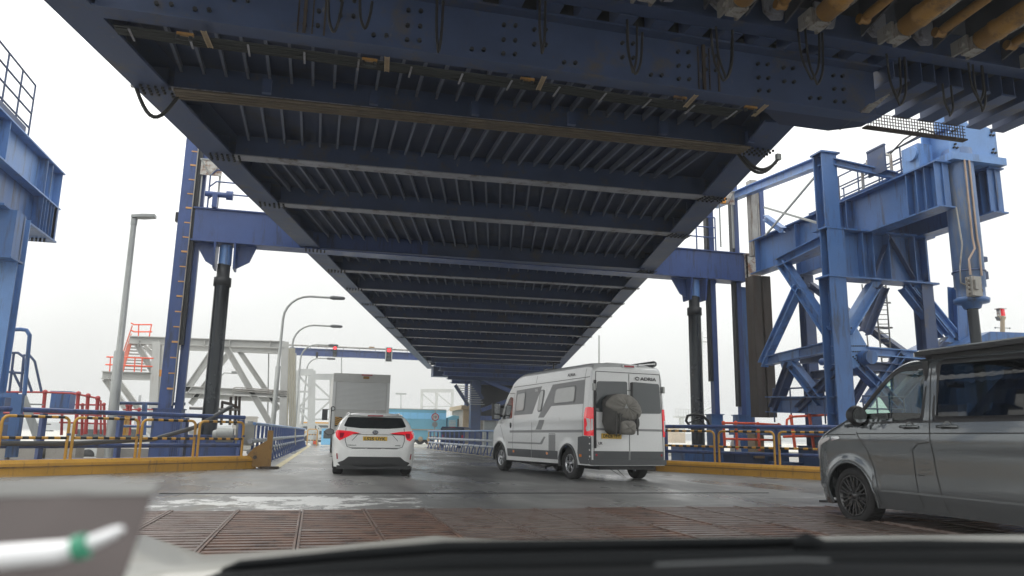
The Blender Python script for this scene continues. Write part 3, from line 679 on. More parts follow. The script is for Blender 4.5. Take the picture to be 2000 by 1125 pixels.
# base machinery deck
c = MB(); c.box((CX-.3,18.6,1.15), (17.5,23.8,1.45)); c.build('base_platform', M['blue'], tw)
c = MB()
for z in (1.9, 2.25): c.tube([fx(1512,800)+V((0,0,z-1.6)), fx(1615,800)+V((0,0,z-1.6))], .025, 6); c.tube([(CX+.5,CY-.3,z), (CX+1.9,CY-.3,z)], .025, 6)
for i in range(4): a = fx(1512+i*33,800); c.tube([a+V((0,0,-.4)), a+V((0,0,.66))], .025, 6)
for i in range(4): c.tube([(CX+.5+i*.45,CY-.3,1.4), (CX+.5+i*.45,CY-.3,2.25)], .025, 6)
c.build('guard_rail', M['bridge'], tw)
for (x, y, z, sx, sy, sz) in ((15.0,20,-.4,1.2,1.5,1.2), (14.3,22.3,-.4,.9,.9,1.1), (16.4,19,-.4,1.0,1.4,1.0), (13.9,20.6,-.4,.6,.8,.7)):
    c = MB(); c.box((x,y,z), (x+sx,y+sy,z+sz)); c.box((x-.03,y-.03,z+sz), (x+sx+.03,y+sy+.03,z+sz+.04)); c.build('machinery_box', M['blue'], tw)
# caged ladder
lad = MB(); la, lb_ = qy(1707,555,19.6), qy(1728,760,19.6); lc, ld = qy(1730,555,19.6), qy(1745,760,19.6)
lad.tube([la, lb_], .025, 6); lad.tube([lc, ld], .025, 6)
for i in range(22): lad.tube([la.lerp(lb_,(i+.5)/22), lc.lerp(ld,(i+.5)/22)], .014, 5)
for t_ in (.18, .42): 
    a = la.lerp(lb_, t_); lad.bar(a+V((-.5,0,0)), lc.lerp(ld,t_)+V((.12,0,0)), .05, .05)
lad.tube([la+V((-.28,.2,0)), lb_+V((-.28,.2,0))], .018, 5); lad.tube([la+V((-.36,.1,0)), lb_+V((-.36,.1,0))], .018, 5)
lad.build('ladder', M['worn'], tw)
# walkway rails on the girder
wk = MB()
def rail(mb, pts, r=.025):
    mb.tube(pts, r, 6)
for z in (8.75, 9.1, 9.45):
    rail(wk, [(16.0,16.3,z), (16.0,20.8,z), (16.0,21.0,z-.15)])
    rail(wk, [(16.9,16.3,z), (16.9,21.0,z)])
for y in (16.4,17.3,18.2,19.1,20.0,20.9): rail(wk, [(16.0,y,8.25), (16.0,y,9.45)]); rail(wk, [(16.9,y,8.25), (16.9,y,9.45)])
wk.build('guard_rail', M['bridge'], tw)
c = MB(); c.box((15.7,16.9,8.45), (17.2,21.2,8.49)); c.ibeam((15.75,16.9,8.4), (15.75,21.2,8.4), .16, .22, .02); c.build('walkway', M['blue'], tw)
c = MB(); c.tube([(15.75,18.6,8.3), (15.75,18.6,9.1), (15.75,18.5,9.25), (15.75,17.6,9.3), (15.75,17.4,9.2), (15.75,17.4,8.3)], .045, 8); c.box((15.65,17.9,9.2), (15.85,18.3,9.36)); c.build('pipe_frame', M['worn'], tw)
c = MB(); c.tube([(15.75,17.4,9.25), (15.8,16.9,9.5), (15.9,16.3,9.6), (15.9,15.9,9.3)], .025, 6); c.tube([(15.75,17.6,9.28), (15.8,17.1,9.35), (15.9,16.4,9.45), (15.9,15.9,9.2)], .02, 6); c.build('cable', M['cable'], tw)
# cylinder head block
c = MB(); cx_, cy_ = 16.4, 15.75
c.prism([(15.75,15.3,8.5), (17.3,15.3,8.5), (17.3,15.3,9.3), (16.9,15.3,9.4), (16.0,15.3,9.4), (15.75,15.3,9.05)], (0,.05,0)); c.prism([(15.75,16.2,8.5), (17.3,16.2,8.5), (17.3,16.2,9.3), (16.9,16.2,9.4), (15.75,16.2,9.3)], (0,.05,0)); c.box((15.7,15.2,8.3), (17.45,16.3,8.5)); c.box((16.0,15.35,8.5), (16.9,16.2,9.3)); c.build('cylinder_head_block', M['blue2'], tw)
sb = MB()
for (x, z) in ((15.85,8.65),(15.95,8.65),(15.9,8.75),(15.85,9.1),(15.95,9.15),(17.1,8.65),(17.2,8.65),(17.15,8.75),(17.1,9.15),(17.2,9.15),(17.15,9.25)): sb.studs([(x,15.3,z)], (0,-1,0), .03, .05)
sb.build('bolt', M['dark'], tw, kind='stuff')
c = MB(); c.cyl((16.3,15.75,9.3), (16.3,15.75,10.4), .4, .4, 24); c.build('cylinder_cap', M['blue2'], tw)
c = MB(); c.box((15.3,15.9,8.28), (15.75,16.5,8.95)); c.cyl((15.3,16.1,8.7), (15.22,16.1,8.7), .2); c.build('bearing_block', M['blue2'], tw)
c = MB(); c.box((15.1,16.9,8.5), (15.14,17.6,9.25)); c.box((15.08,16.9,9.25), (15.16,17.6,9.3)); c.build('control_panel', M['bridge'], tw)

lc_ = thing('lifting_cylinder', 'large grey-blue vertical hydraulic cylinder hanging in the right tower', 'hydraulic cylinder', (16.25,15.6,3.4))
x, y = 16.25, 15.6
c = MB(); c.lathe((x,y,4.7), (0,0,1), [(0,.33), (.25,.33), (.27,.365), (4.0,.365)], 32); c.build('cylinder_barrel', M['cylpaint'] if 'cylpaint' in M else M['blue2'], lc_)
c = MB(); c.lathe((x,y,4.4), (0,0,1), [(0,.16), (.02,.2), (.14,.24), (.16,.4), (.26,.42), (.3,.34)], 28); c.build('cylinder_gland', M['blue'], lc_)
c = MB(); c.cyl((x,y,4.45), (x+.05,y,1.5), .13, .13, 20); c.build('piston_rod', M['piston'], lc_)
c = MB(); c.lathe((x,y,5.35), (0,0,1), [(0,.37), (0,.395), (.04,.395), (.04,.37)], 28); c.box((x+.33,y-.15,5.2), (x+.47,y-.02,5.4)); c.box((x+.3,y-.2,5.65), (x+.44,y-.05,5.78)); c.build('collar', M['bridge'], lc_)
for dx in (-.19, -.04):
    c = MB(); c.tube([(x+dx,y-.4,8.3), (x+dx,y-.4,6.2), (x+dx+.02,y-.42,5.9), (x+dx-.2*(dx < -.1),y-.42,5.6), (x+dx-.2*(dx < -.1),y-.42,5.2)], .026, 8); c.build('hydraulic_line', M['copper'] if 'copper' in M else M['worn'], lc_)
c = MB(); c.tube([(x-.5,y-.3,7.0), (x-.48,y-.35,6.0), (x-.62,y-.35,5.4), (x-.6,y-.3,5.0), (x-.45,y-.3,4.95)], .02, 8); c.build('hydraulic_line', M['worn'], lc_)
c = MB(); c.box((x-.45,y-.5,4.65), (x-.15,y-.3,5.15)); 
for i in range(4): c.cyl((x-.5,y-.4,4.75+i*.11), (x-.1,y-.4,4.75+i*.11), .04, .04, 10)
c.box((x-.4,y-.56,4.8), (x-.3,y-.5,5.05)); c.build('valve_block', M['worn'], lc_)
st = text_mb('B4', (x-.02,y-.345,4.83), (1,0,0), (0,0,1), .09); st.build('stencil_lettering', M['ink'], lc_)

# rusty guide post beside the tower
gpst = thing('guide_post', 'rusty brown guide post under a white-worn upper post, right of the slim blue column', 'post', (15.6,24,-.4))
a, b_ = qy(1482,540,24.1), qy(1494,815,24.1)
c = MB(); c.box((a.x-.32,24.0,b_.z), (a.x+.02,24.5,a.z)); c.box((a.x+.06,23.95,b_.z), (a.x+.38,24.45,a.z)); c.box((a.x-.02,24.1,b_.z+.1), (a.x+.08,24.3,a.z)); c.build('wear_face', M['rust'], gpst)
a, b_ = qy(1468,353,24.1), qy(1476,500,24.1)
c = MB(); c.box((a.x-.12,24.0,b_.z), (a.x+.12,24.3,a.z)); c.box((a.x+.15,24.02,b_.z), (a.x+.22,24.3,a.z)); c.build('upper_post', M['worn'], gpst)
c = MB(); c.box((a.x+.24,24.0,b_.z), (a.x+.42,24.25,a.z)); c.build('backing_post', M['bluep'], gpst)
c = MB(); q0, q1 = qy(1446,560,25.6), qy(1463,560,25.6); c.box((q0.x,25.6,-.4), (q1.x,25.8,q0.z)); c.build('backing_post', M['blue'], gpst)

# ================================================================== LEFT TOWER
tl = thing('lifting_tower', 'blue plate girder tower cut off by the left edge of the picture', 'steel tower', (-7.7,20,-.4))
plate_girder(-7.75, 13.5, 23.5, 7.2, 8.22, tl, 'blue2', .5, (23.42,22.6,22.2,19.5,16.5))
plate_girder(-9.3, 13.5, 23.5, 7.2, 8.22, tl, 'blue', .5, (23.4,22,19.5))
c = MB(); c.box((-8.15,19.6,6.15), (-7.45,23.4,6.2)); c.box((-7.82,19.6,6.2), (-7.78,23.4,7.16)); c.box((-8.1,23.3,6.2), (-7.5,23.4,7.16)); c.build('lower_girder', M['blue'], tl)
for i in range(6): c = MB(); c.box((-7.76,22.2+i*.22,6.2), (-7.52,22.22+i*.22,7.16)); c.build('web_stiffener', M['blue'], tl)
sb = MB(); sb.studs([(-7.6-.1*i,22.9,6.15) for i in range(4)], (0,0,-1), .03, .1); sb.build('bolt', M['dark'], tl, kind='stuff')
c = MB(); c.box((-8.0,20.0,5.0), (-7.3,20.6,6.15)); c.box((-8.05,19.9,4.95), (-7.25,20.7,5.0)); c.build('bearing_block', M['blue'], tl)
c = MB(); c.ibeam((-7.5,20.7,-.4), (-7.5,20.7,6.15), .4, .45, .03, (0,1,0)); c.box((-7.7,20.46,-.4), (-7.3,20.49,6.1)); c.build('main_column', M['blue2'], tl)
c = MB()
for z in (8.7, 9.1, 9.5, 9.9): rail(c, [(-7.75,18.5,z), (-7.75,21.2,z)])
for y in (18.5, 19.4, 20.3, 21.2): rail(c, [(-7.75,y,8.25), (-7.75,y,9.9)])
c.build('guard_rail', M['bridge'], tl)
c = MB(); c.box((-8.1,17.6,8.25), (-7.6,20.6,8.5)); c.build('walkway', M['bridge'], tl)

# ================================================================== SIDE BEAMS, HOOPS AND RAILS
def onl(px, py, P, n):
    d = ray(px, py); return EYE + d*((V(P)-EYE).dot(n)/d.dot(n))
def run_side(name, A, B, side, pxs, lab_beam, lab_rail, labs_h, zt, grp):
    A, B = V((*A,0)), V((*B,0)); d = (B-A).normalized(); n = V((-d.y, d.x, 0))*side      # n points away from the road
    t = thing('kerb_beam', lab_beam, 'kerb beam', A)
    c = MB(); c.prism([A, A+n*.32, A+n*.32+V((0,0,.33)), A+n*.05+V((0,0,.33)), A+V((0,0,.26))], B-A); c.build('beam', M['yellow'], t)
    c = MB(); c.bar(A-n*.01+V((0,0,.19)), B-n*.01+V((0,0,.19)), .02, .03); c.build('edge_seam', M['yellowd'], t)
    nv = n.normalized(); hoops = []
    for (pa, pb), lb in zip(pxs, labs_h):
        a = onl(pa, 850, A+n*.16, nv); b = onl(pb, 850, A+n*.16, nv); a.z = b.z = .33
        h = thing('hoop_barrier', lb, 'barrier', a, grp)
        e = (b-a); Lh = e.length; e.normalize(); top = zt; r = .12
        a2, b2 = a+e*.04, b-e*.04
        pts = [a2, a2+V((0,0,top-.33-r))] + [a2+e*(r-r*math.cos(R(q)))+V((0,0,top-.33-r+r*math.sin(R(q)))) for q in (30,60,90)]
        c = MB(); c.tube(pts, .032, 8); c.build('leg', M['yellow'], h)
        pts = [b2, b2+V((0,0,top-.33-r))] + [b2-e*(r-r*math.cos(R(q)))+V((0,0,top-.33-r+r*math.sin(R(q)))) for q in (30,60,90)]
        c = MB(); c.tube(pts, .032, 8); c.build('leg', M['yellow'], h)
        for zz, st in ((top, r), (.78, .03)):
            p0, p1 = a2+e*st, b2-e*st; p0.z = p1.z = zz; m = max(6, int((p1-p0).length/.125)); c = MB()
            for i in range(m): c.tube([p0.lerp(p1,i/m), p0.lerp(p1,(i+1)/m)], .031, 8, i % 2, cap=False)
            c.build('striped_bar', [M['yellow'], M['black']], h)
        c = MB(); c.box(b2+V((-.01,-.035,.5)), b2+V((.05,.035,.55))); c.build('clip', M['bridge'], h)
    # blue tube guardrail behind
    t = thing('guardrail', lab_rail, 'guardrail', A+n*.7)
    A2, B2 = A+n*.62-d*.6, B+n*.62
    for z, r in ((1.36,.055), (.60,.05), (.28,.05)):
        c = MB(); c.tube([A2+V((0,0,z)), B2+V((0,0,z))], r, 12); c.build('rail_tube', M['bluep'], t)
    m = int((B2-A2).length/1.55)
    for i in range(m+1):
        p = A2.lerp(B2, i/m)+n*.1; c = MB(); c.bar(p+V((0,0,-.4)), p+V((0,0,1.3)), .13, .10, up=d); c.bar(p+V((0,0,-.4))+n*.02, p+V((0,0,-.36))+n*.02, .3, .3, up=d); c.build('post', M['bluep'], t)
    return A, B, d, n
LA, LB = (-8.6,14.85), (-1.46,22.06)
run_side('l', LA, LB, 1, [(-95,-8), (-4,136), (139,271), (273,383), (386,477)],
 'long yellow steel kerb beam on the left edge of the roadway', 'thick blue tube guardrail behind the left yellow kerb beam',
 ['striped hoop barrier cut off at the left edge of the picture', 'first whole yellow and black striped hoop from the left, wide one at the picture edge', 'striped hoop barrier in front of the lower end of the grey lamp post', 'striped hoop barrier in front of the left lifting column foot', 'striped hoop barrier nearest the gate post, before the grey motor box'], 1.22, 'yellow and black striped hoop barriers on the left')
RA, RB = (14.6,14.45), (10.16,21.93)
run_side('r', RA, RB, -1, [(1640,1518), (1514,1401), (1397,1268)],
 'yellow steel kerb beam on the right between the camper van and the grey van', 'thick blue tube guardrail behind the right yellow kerb beam',
 ['striped hoop barrier beside the nose of the grey van', 'middle striped hoop barrier of the right side', 'striped hoop barrier beside the rear of the white camper van'], 1.22, 'yellow and black striped hoop barriers on the right')
# gate post at the end of the left beam
gp_ = thing('gate_post', 'rusty yellow stop post at the far end of the left kerb beam', 'post', (-1.35,22.0,0))
c = MB(); c.box((-1.22,21.9,0), (-1.08,22.05,1.02)); c.prism([(-1.75,21.95,.1), (-1.22,21.95,.0), (-1.22,21.95,.75), (-1.55,21.95,.55), (-1.75,21.95,.3)], (0,.08,0)); c.build('plate', M['yellowd'], gp_)
c = MB(); c.cyl((-1.12,21.95,.0), (-1.12,21.95,.06), .26, .26); c.cyl((-1.5,21.93,.3), (-1.5,21.88,.3), .05); c.build('pivot', M['rust'], gp_)
gp2 = thing('gate_post', 'low rusty stop bracket behind the camper van at the end of the right kerb beam', 'post', (9.9,22.0,0))
c = MB(); c.box((9.75,21.95,0), (9.95,22.15,.3)); c.box((9.85,21.7,0), (10.15,22.0,.22)); c.build('plate', M['rust'], gp2)

def side_rail(P, lab, sgn, step=1.3):
    P = [V((*p,0)) for p in P]; t = thing('side_guardrail', lab, 'guardrail', P[0])
    for z, r, off in ((1.2,.045,0), (.72,.07,-.08), (.42,.07,-.08)):
        c = MB(); c.tube([p+V((-sgn*off,0,z)) for p in P], r, 10); c.build('rail_tube', M['railw'] if z < 1 else M['blue2'], t)
    tot = 0; src = None
    for a, b in zip(P, P[1:]):
        Ls = (b-a).length; m = max(1, round(Ls/step))
        for i in range(m):
            p = a.lerp(b, (i+.5)/m)
            if src is None:
                c = MB(); c.tube([p+V((sgn*-.12,0,.0)), p+V((sgn*-.05,0,.25)), p+V((sgn*.06,0,.5)), p+V((sgn*.05,0,1.2))], [.035]*4, 6); c.box(p+V((sgn*-.2,-.08,0)), p+V((sgn*-.02,.08,.03))); c.bar(p+V((sgn*.08,0,0)), p+V((sgn*.08,0,1.16)), .05, .09); src = c.build('post', M['bluep'], t); s0 = p
            else: o = src.copy(); COL.objects.link(o); o.parent = t; o.location = p-s0
    return t
M['railw'] = mat('worn_blue_rail', (.34,.37,.42), .4, .2, .2, 3, (.10,.13,.2), .5, 4)
side_rail([(-1.62,22.4), (-.62,58)], 'long blue side guardrail with worn pale tubes along the left of the road', -1)
side_rail([(10.35,22.2), (8.45,34.2), (7.75,53.5)], 'blue side guardrail with pale tubes along the right of the road beyond the camper van', 1)
for (x, y, lab) in ((-.45,58.6,'small yellow and black end hoop at the far end of the left guardrail'), (7.9,54.2,'small yellow and black end hoop at the far end of the right guardrail')):
    t = thing('hoop_barrier', lab, 'barrier', (x,y,0))
    c = MB(); pts = [V((x,y,0)), V((x,y,1.1)), V((x+.1*0+.1,y,1.2)), V((x+.6,y,1.2)), V((x+.7,y,1.1)), V((x+.7,y,0))]; c.tube(pts, .04, 8); c.build('hoop', M['yellow'], t)
    for zz in (.4,.8):
        c = MB()
        for i in range(7): c.tube([(x+i*.1,y,zz), (x+(i+1)*.1,y,zz)], .035, 6, i % 2, cap=False)
        c.build('striped_bar', [M['yellow'], M['black']], t)
tcn_ = thing('road_barrier', 'white and red plastic barrier foot at the left end of the road', 'barrier', (0.0,59,0))
c = MB(); c.prism([(-.15,59,0), (.45,59,0), (.35,59,.3), (.3,59,1.0), (0,59,1.0), (-.05,59,.3)], (0,.4,0)); c.build('body', M['white'], tcn_)
c = MB(); c.box((.0,58.97,.1), (.25,58.99,.35)); c.build('reflector', M['redo'], tcn_)

# sagging grey hose pipe on the left guardrail
t = thing('lying_pipe', 'long dark grey pipe lying across the left guardrail and rising to the right', 'pipe', qy(330,858,20.4))
c = MB(); c.tube([qy(-20,866,17.8), qy(150,866,19.0), qy(300,858,20.4), qy(380,835,21.2), qy(452,794,22.3)], .055, 10); c.build('pipe_run', M['greyplastic'], t)

def railing(name, lab, posts, rails, m, r=.03, rp=.05, cat='railing'):
    t = thing(name, lab, cat, posts[0][0])
    for a, b in posts:
        c = MB(); c.tube([a, b], rp, 8); c.ball(b, rp*1.5, 4); c.build('post', M[m], t)
    for pl in rails: c = MB(); c.tube(pl, r, 8); c.build('rail', M[m], t)
    return t
Y1 = 26.0
def p_(x, y, Y=Y1): return qy(x, y, Y)
railing('railing', 'tall red railing with round post tops at the far left, curving down to the right', [(p_(80,848), p_(88,766)), (p_(147,848), p_(153,769)), (p_(167,848), p_(172,773)), (p_(186,848), p_(191,778))],
 [[p_(-20,765), p_(88,766), p_(140,768), p_(172,774), p_(191,778), p_(197,784), p_(197,848)], [p_(-20,806), p_(88,808), p_(150,808), p_(197,812)]], 'red', .03, .055)
railing('railing', 'lower red railing between the tall red one and the grey lamp post', [(p_(120,850,28), p_(122,790,28)), (p_(205,850,28), p_(203,790,28)), (p_(160,850,28), p_(161,791,28))],
 [[p_(120,790,28), p_(205,791,28)], [p_(116,825,28), p_(208,828,28)]], 'red', .03, .045)
railing('railing', 'small red railing seen between the grey lamp post and the left lifting column', [(p_(246,850,30), p_(249,792,30)), (p_(253,850,30), p_(255,792,30)), (p_(272,850,30), p_(272,800,30))],
 [[p_(240,800,30), p_(300,800,30)], [p_(225,830,30), p_(300,832,30)]], 'red', .025, .05)
railing('railing', 'orange-red railing low behind the right guardrail, beside the slim blue column', [(qy(1416,875,21.6), qy(1413,826,21.6)), (qy(1440,878,21.6), qy(1437,826,21.6)), (qy(1484,880,21.6), qy(1480,828,21.6)), (qy(1524,878,21.6), qy(1521,830,21.6))],
 [[qy(1411,826,21.6), qy(1470,827,21.6), qy(1525,830,21.6)], [qy(1415,857,21.6), qy(1525,860,21.6)]], 'redo', .035, .045)
railing('railing', 'orange-red railing stepping up at the foot of the lifting tower main column', [(qy(1553,876,19.6), qy(1545,814,19.6)), (qy(1590,878,19.6), qy(1581,812,19.6)), (qy(1640,878,19.6), qy(1618,810,19.6))],
 [[qy(1536,835,19.6), qy(1537,820,19.6), qy(1545,814,19.6), qy(1618,810,19.6), qy(1680,812,19.6)], [qy(1530,853,19.6), qy(1640,850,19.6)]], 'redo', .035, .045)
# blue stair with handrails at far left
t = thing('access_stair', 'grey steel access steps with bent blue tube handrails at the left edge', 'stairs', p_(50,850,23))
for pl in ([p_(-25,646,23), p_(40,643,23), p_(52,645,23), p_(58,655,23), p_(52,720,23), p_(45,800,23)], [p_(-25,689,24), p_(35,689,24), p_(46,697,24), p_(50,730,24), p_(62,765,24)], [p_(45,694,24.5), p_(58,694,24.5), p_(68,706,24.5), p_(81,765,24.5)], [p_(-20,723,24), p_(46,729,24)], [p_(18,765,24), p_(27,690,24)], [p_(40,765,24), p_(46,700,24)], [p_(24,723,24), p_(42,760,24)]):
    c = MB(); c.tube(pl, .035 if pl[0].y > 23.5 else .055, 8); c.build('handrail', M['bridge'] if pl[0].y > 23.5 else M['blue'], t)
for i in range(6):
    c = MB(); a = p_(43+i*5,790+i*13,23); c.box(a, a+V((.42,.3,.03))); c.build('tread', M['galv'], t)
c = MB(); c.bar(p_(44,775,22.9), p_(76,862,22.9), .04, .2); c.build('stringer', M['galv'], t)
t = thing('rail_frame', 'stout blue upright with short rails in front of the access steps at the left', 'frame', p_(24,892,18.2))
c = MB(); c.bar(p_(22,893,18.2), p_(36,770,18.2), .2, .15, up=(0,1,0)); c.build('post', M['blue'], t)
for y in (771,795,812,826): c = MB(); a = p_(-60,y,18.2); b = p_(34,y+1,18.2); c.bar(a, b, .1 if y == 771 else .05, .1 if y == 771 else .05); c.build('rail', M['blue'], t)
# boxes and blocks behind the left rail
bl = [(-9.5,25.5,.75),(-8.6,25.6,.8),(-7.7,25.7,.8),(-6.4,26,.7),(-5.6,26,.7),(-4.8,26.2,.6)]
names = ['pale concrete block at the picture edge behind the left rails','second pale concrete block from the left edge','third pale concrete block from the left edge','concrete block left of the grey lamp post foot','concrete block just right of the grey lamp post foot','last concrete block before the blue column foot']
for (x, y, s_), lb in zip(bl, names):
    t = MB().box((x,y,-.45), (x+.8,y+.9,s_-.3)).build('concrete_block', M['conc'], origin=(x,y,-.45)); tag(t, lb, 'concrete block', 'concrete blocks behind the left guardrail')
def mbox(name, lab, a, b, m, cat, extra=None):
    t = thing(name, lab, cat, (a[0],a[1],min(a[2],b[2])))
    c = MB(); c.box(a, b); c.build('cabinet', M[m], t)
    c = MB(); c.box((a[0]-.03,a[1]-.03,b[2]), (b[0]+.03,b[1]+.03,b[2]+.04)); c.build('lid', M[m], t)
    c = MB(); c.box((a[0]+.1*(b[0]-a[0]), a[1]-.02, a[2]+.15*(b[2]-a[2])), (b[0]-.1*(b[0]-a[0]), a[1]-.001, b[2]-.15*(b[2]-a[2]))); c.build('door', M[m], t)
    return t
mbox('machinery_cabinet', 'big dark blue machinery box at the foot of the left black ram', (-3.85,24.4,-.4), (-2.1,25.0,.82), 'bluep', 'cabinet')
mbox('machinery_cabinet', 'flat blue winch deck box behind the left rails', (-6.2,27.2,-.4), (-3.9,28.2,.25), 'bluep', 'cabinet')
mbox('machinery_cabinet', 'blue square housing standing above the red railing at the left', p_(96,800,27), p_(96,800,27)+V((.55,.6,.55)), 'blue', 'cabinet')
mbox('machinery_cabinet', 'long dark blue housing at the far left under the handrails', (-11.5,26.5,-.4), (-9.0,27.5,1.9), 'bridge', 'cabinet')
t = mbox('machinery_cabinet', 'yellow control cabinet just right of the grey lamp post', p_(222,850,27.5), p_(222,850,27.5)+V((.35,.4,.75)), 'yellow', 'cabinet')
t = thing('electric_motor', 'pale grey motor with its terminal box behind the last striped hoop on the left', 'motor', (-1.9,23.2,.2))
c = MB(); a = p_(445,850,22.9); c.cyl(a+V((-.3,0,0)), a+V((.15,0,0)), .2, .2, 20); c.cyl(a+V((-.4,0,0)), a+V((-.3,0,0)), .12, .16, 16); c.build('motor_body', M['galv'], t)
c = MB(); c.box(p_(458,870,23), p_(458,870,23)+V((.5,.4,.62))); c.build('terminal_box', M['greybox'] if 'greybox' in M else M['grey'], t)
t = thing('pipe_rack', 'brown pipe rack with upright pipe ends right of the left black ram', 'pipes', p_(440,820,27))
c = MB(); c.tube([p_(370,797,27), p_(470,800,27)], .05, 8); c.build('pipe_run', M['worn'], t)
for x, y in ((432,787),(449,775),(459,774),(466,775)): c = MB(); c.tube([p_(x,830,27), p_(x+2,y,27)], .045, 8); c.build('pipe', M['rust'], t)
c = MB(); c.tube([p_(432,785,27), p_(450,789,27), p_(468,798,27)], .05, 8); c.build('pipe_run', M['rust'], t)
t = thing('platform_rail', 'blue guard rail round the foot of the tall left lifting column', 'railing', p_(230,850,26))
c = MB(); c.tube([p_(222,787,26), p_(362,789,26)], .05, 8); c.build('rail', M['bridge'], t); c = MB(); c.tube([p_(222,832,26), p_(348,834,26)], .04, 8); c.build('rail', M['blue'], t)
for x in (283,349): c = MB(); c.bar(p_(x-3,850,26), p_(x,788,26), .14, .1, up=(0,1,0)); c.build('post', M['blue'], t)
# right side boxes
mbox('machinery_cabinet', 'blue winch housing low between the camper van and the slim blue columns', (11.9,23.2,-.4), (13.1,24.2,.75), 'blue', 'cabinet')
mbox('machinery_cabinet', 'blue box behind the middle striped hoop on the right', (13.2,22.3,-.4), (14.1,23,.5), 'bridge', 'cabinet')
mbox('machinery_cabinet', 'broad blue tank beside the nose of the grey van', (14.4,18.0,-.4), (15.8,19.2,1.0), 'blue', 'cabinet')
mbox('machinery_cabinet', 'small brown timber crate behind the middle hoop on the right', qy(1475,895,22.2), qy(1475,895,22.2)+V((.35,.4,.75)), 'tan', 'crate')
wl_ = MB(); wl_.prism([(11.1,22.4,-.45), (15.5,15.2,-.45), (15.5,15.2,-.05), (11.1,22.4,-.05)], (.25,.15,0)); tag(wl_.build('retaining_wall', M['conc'], origin=(13,19,-.45)), 'low concrete wall behind the right guardrail', 'wall')
t = thing('hose_loop', 'thick black hose looping round the foot of the right black ram', 'hose', (13.4,24.8,0))
c = MB(); c.tube([qy(1352,838,24.6), qy(1340,822,24.6), qy(1343,812,24.6), qy(1356,809,24.6), qy(1372,812,24.6), qy(1383,822,24.6), qy(1388,836,24.6)], .05, 8); c.build('hose', M['cable'], t)
c = MB(); c.tube([qy(1346,838,24.7), qy(1345,826,24.7), qy(1366,818,24.7), qy(1382,836,24.7)], .035, 8); c.build('hose', M['cable'], t)
t = thing('hydrant_pair', 'two small white hydrant heads behind the middle striped hoop', 'hydrants', qy(1436,885,22.3))
for x in (1431,1443): c = MB(); a = qy(x,884,22.3); c.tube([a, a+V((0,0,.32)), a+V((.03,0,.4))], [.09,.06,.04], 8); c.build('hydrant', M['white'], t)
# blue deck house and beacon on the right
t = thing('deck_house', 'long flat blue roof structure above the roof of the grey van', 'structure', (20.5,17.5,-.4))
a, b = qy(1860,684,17.5), qy(2060,652,17.5)
c = MB(); c.prism([(a.x,17.5,1.2), (b.x,17.5,1.2), (b.x,17.5,b.z), (a.x+1.4,17.5,b.z-.05), (a.x,17.5,a.z)], (0,2.5,0)); c.box((a.x+.3,18,-.4), (b.x,19,1.2)); c.build('roof_box', M['blue'], t)
t = thing('beacon_mast', 'small pale mast with a red beacon lamp at the right edge', 'beacon', qy(1958,655,19))
c = MB(); a = qy(1958,660,19); b = qy(1958,618,19); c.cyl(a, b, .07, .06); c.prism([b+V((-.15,0,0)), b+V((.15,0,0)), b+V((.08,0,-.12)), b+V((-.08,0,-.12))], (0,.15,0)); c.build('mast', M['tan'], t)
c = MB(); c.cyl(b+V((.05,.05,.02)), b+V((.05,.05,.24)), .09, .08); c.build('beacon_lamp', M['redlamp'], t)
c = MB(); c.box(b+V((-.09,.0,.0)), b+V((-.05,.12,.26))); c.box(b+V((-.13,-.05,.24)), b+V((.15,.15,.26))); c.build('lamp_cage', M['oldpaint'], t)
for z in (640,651): c = MB(); c.tube([qy(1944,z,19), qy(1972,z+1,19)], .012, 6); c.ball(qy(1944,z,19), .03, 4); c.ball(qy(1972,z+1,19), .03, 4); c.build('cross_arm', M['galv'], t)

# ================================================================== LAMP POSTS
t = thing('street_lamp', 'tall tapered grey lamp post with a flat lantern at the left', 'street lamp', qy(213,905,26))
c = MB(); a = qy(212,905,25.8); b = qy(233,687,25.8); e = qy(262,432,25.8)
c.tube([a, b, b+V((0,0,.05)), e], [.15,.15,.10,.085], 14); c.build('pole', M['galv'], t)
c = MB(); c.cyl(e+V((0,0,-.12)), e+V((0,0,.08)), .1, .1); c.build('collar', M['galv'], t)
c = MB(); h = e+V((0,0,.1)); c.prism([h+V((-.08,-.12,0)), h+V((.25,-.2,.03)), h+V((.62,-.15,.07)), h+V((.62,.15,.07)), h+V((.25,.2,.03)), h+V((-.08,.12,0))], (0,0,.09)); c.build('lantern', M['galv'], t)
def curved_lamp(Y, pbx, pby_top, bendx, headx, heady, lab, first=None):
    # base on ground beside the rail, arm bending over the road
    top = qy(headx, heady, Y); px_ = qy(bendx, heady+12, Y).x
    t = thing('street_lamp', lab, 'street lamp', (px_,Y,-.4), 'curved lamp posts along the left of the road')
    r = (top.x-px_)*.42; zt = top.z; base = V((px_-.12,Y,-.4))
    pts = [base, V((px_-.06,Y,zt-3.6)), V((px_-.06,Y,zt-3.55)), V((px_,Y,zt-r))]+[V((px_+r-r*math.cos(R(q)), Y, zt-r+r*math.sin(R(q)))) for q in range(15,91,15)]+[V((top.x-.7,Y,zt))]
    c = MB(); c.tube(pts, [.12,.12,.08]+[.06]*(len(pts)-3), 10); c.build('pole', M['galv'], t)
    c = MB(); c.tube([V((top.x-.75,Y,zt)), V((top.x-.6,Y,zt)), V((top.x-.1,Y,zt)), V((top.x,Y,zt))], [.07,.11,.09,.05], 8); c.build('lantern', M['greyplastic'], t)
curved_lamp(39, 0,0, 555, 674, 583, 'nearest and tallest curved lamp post on the left of the road')
curved_lamp(49, 0,0, 573, 669, 638, 'second curved lamp post on the left of the road')
curved_lamp(59.5, 0,0, 588, 661, 675, 'third curved lamp post on the left of the road')
curved_lamp(70, 0,0, 600, 655, 701, 'farthest and smallest curved lamp post on the left of the road')
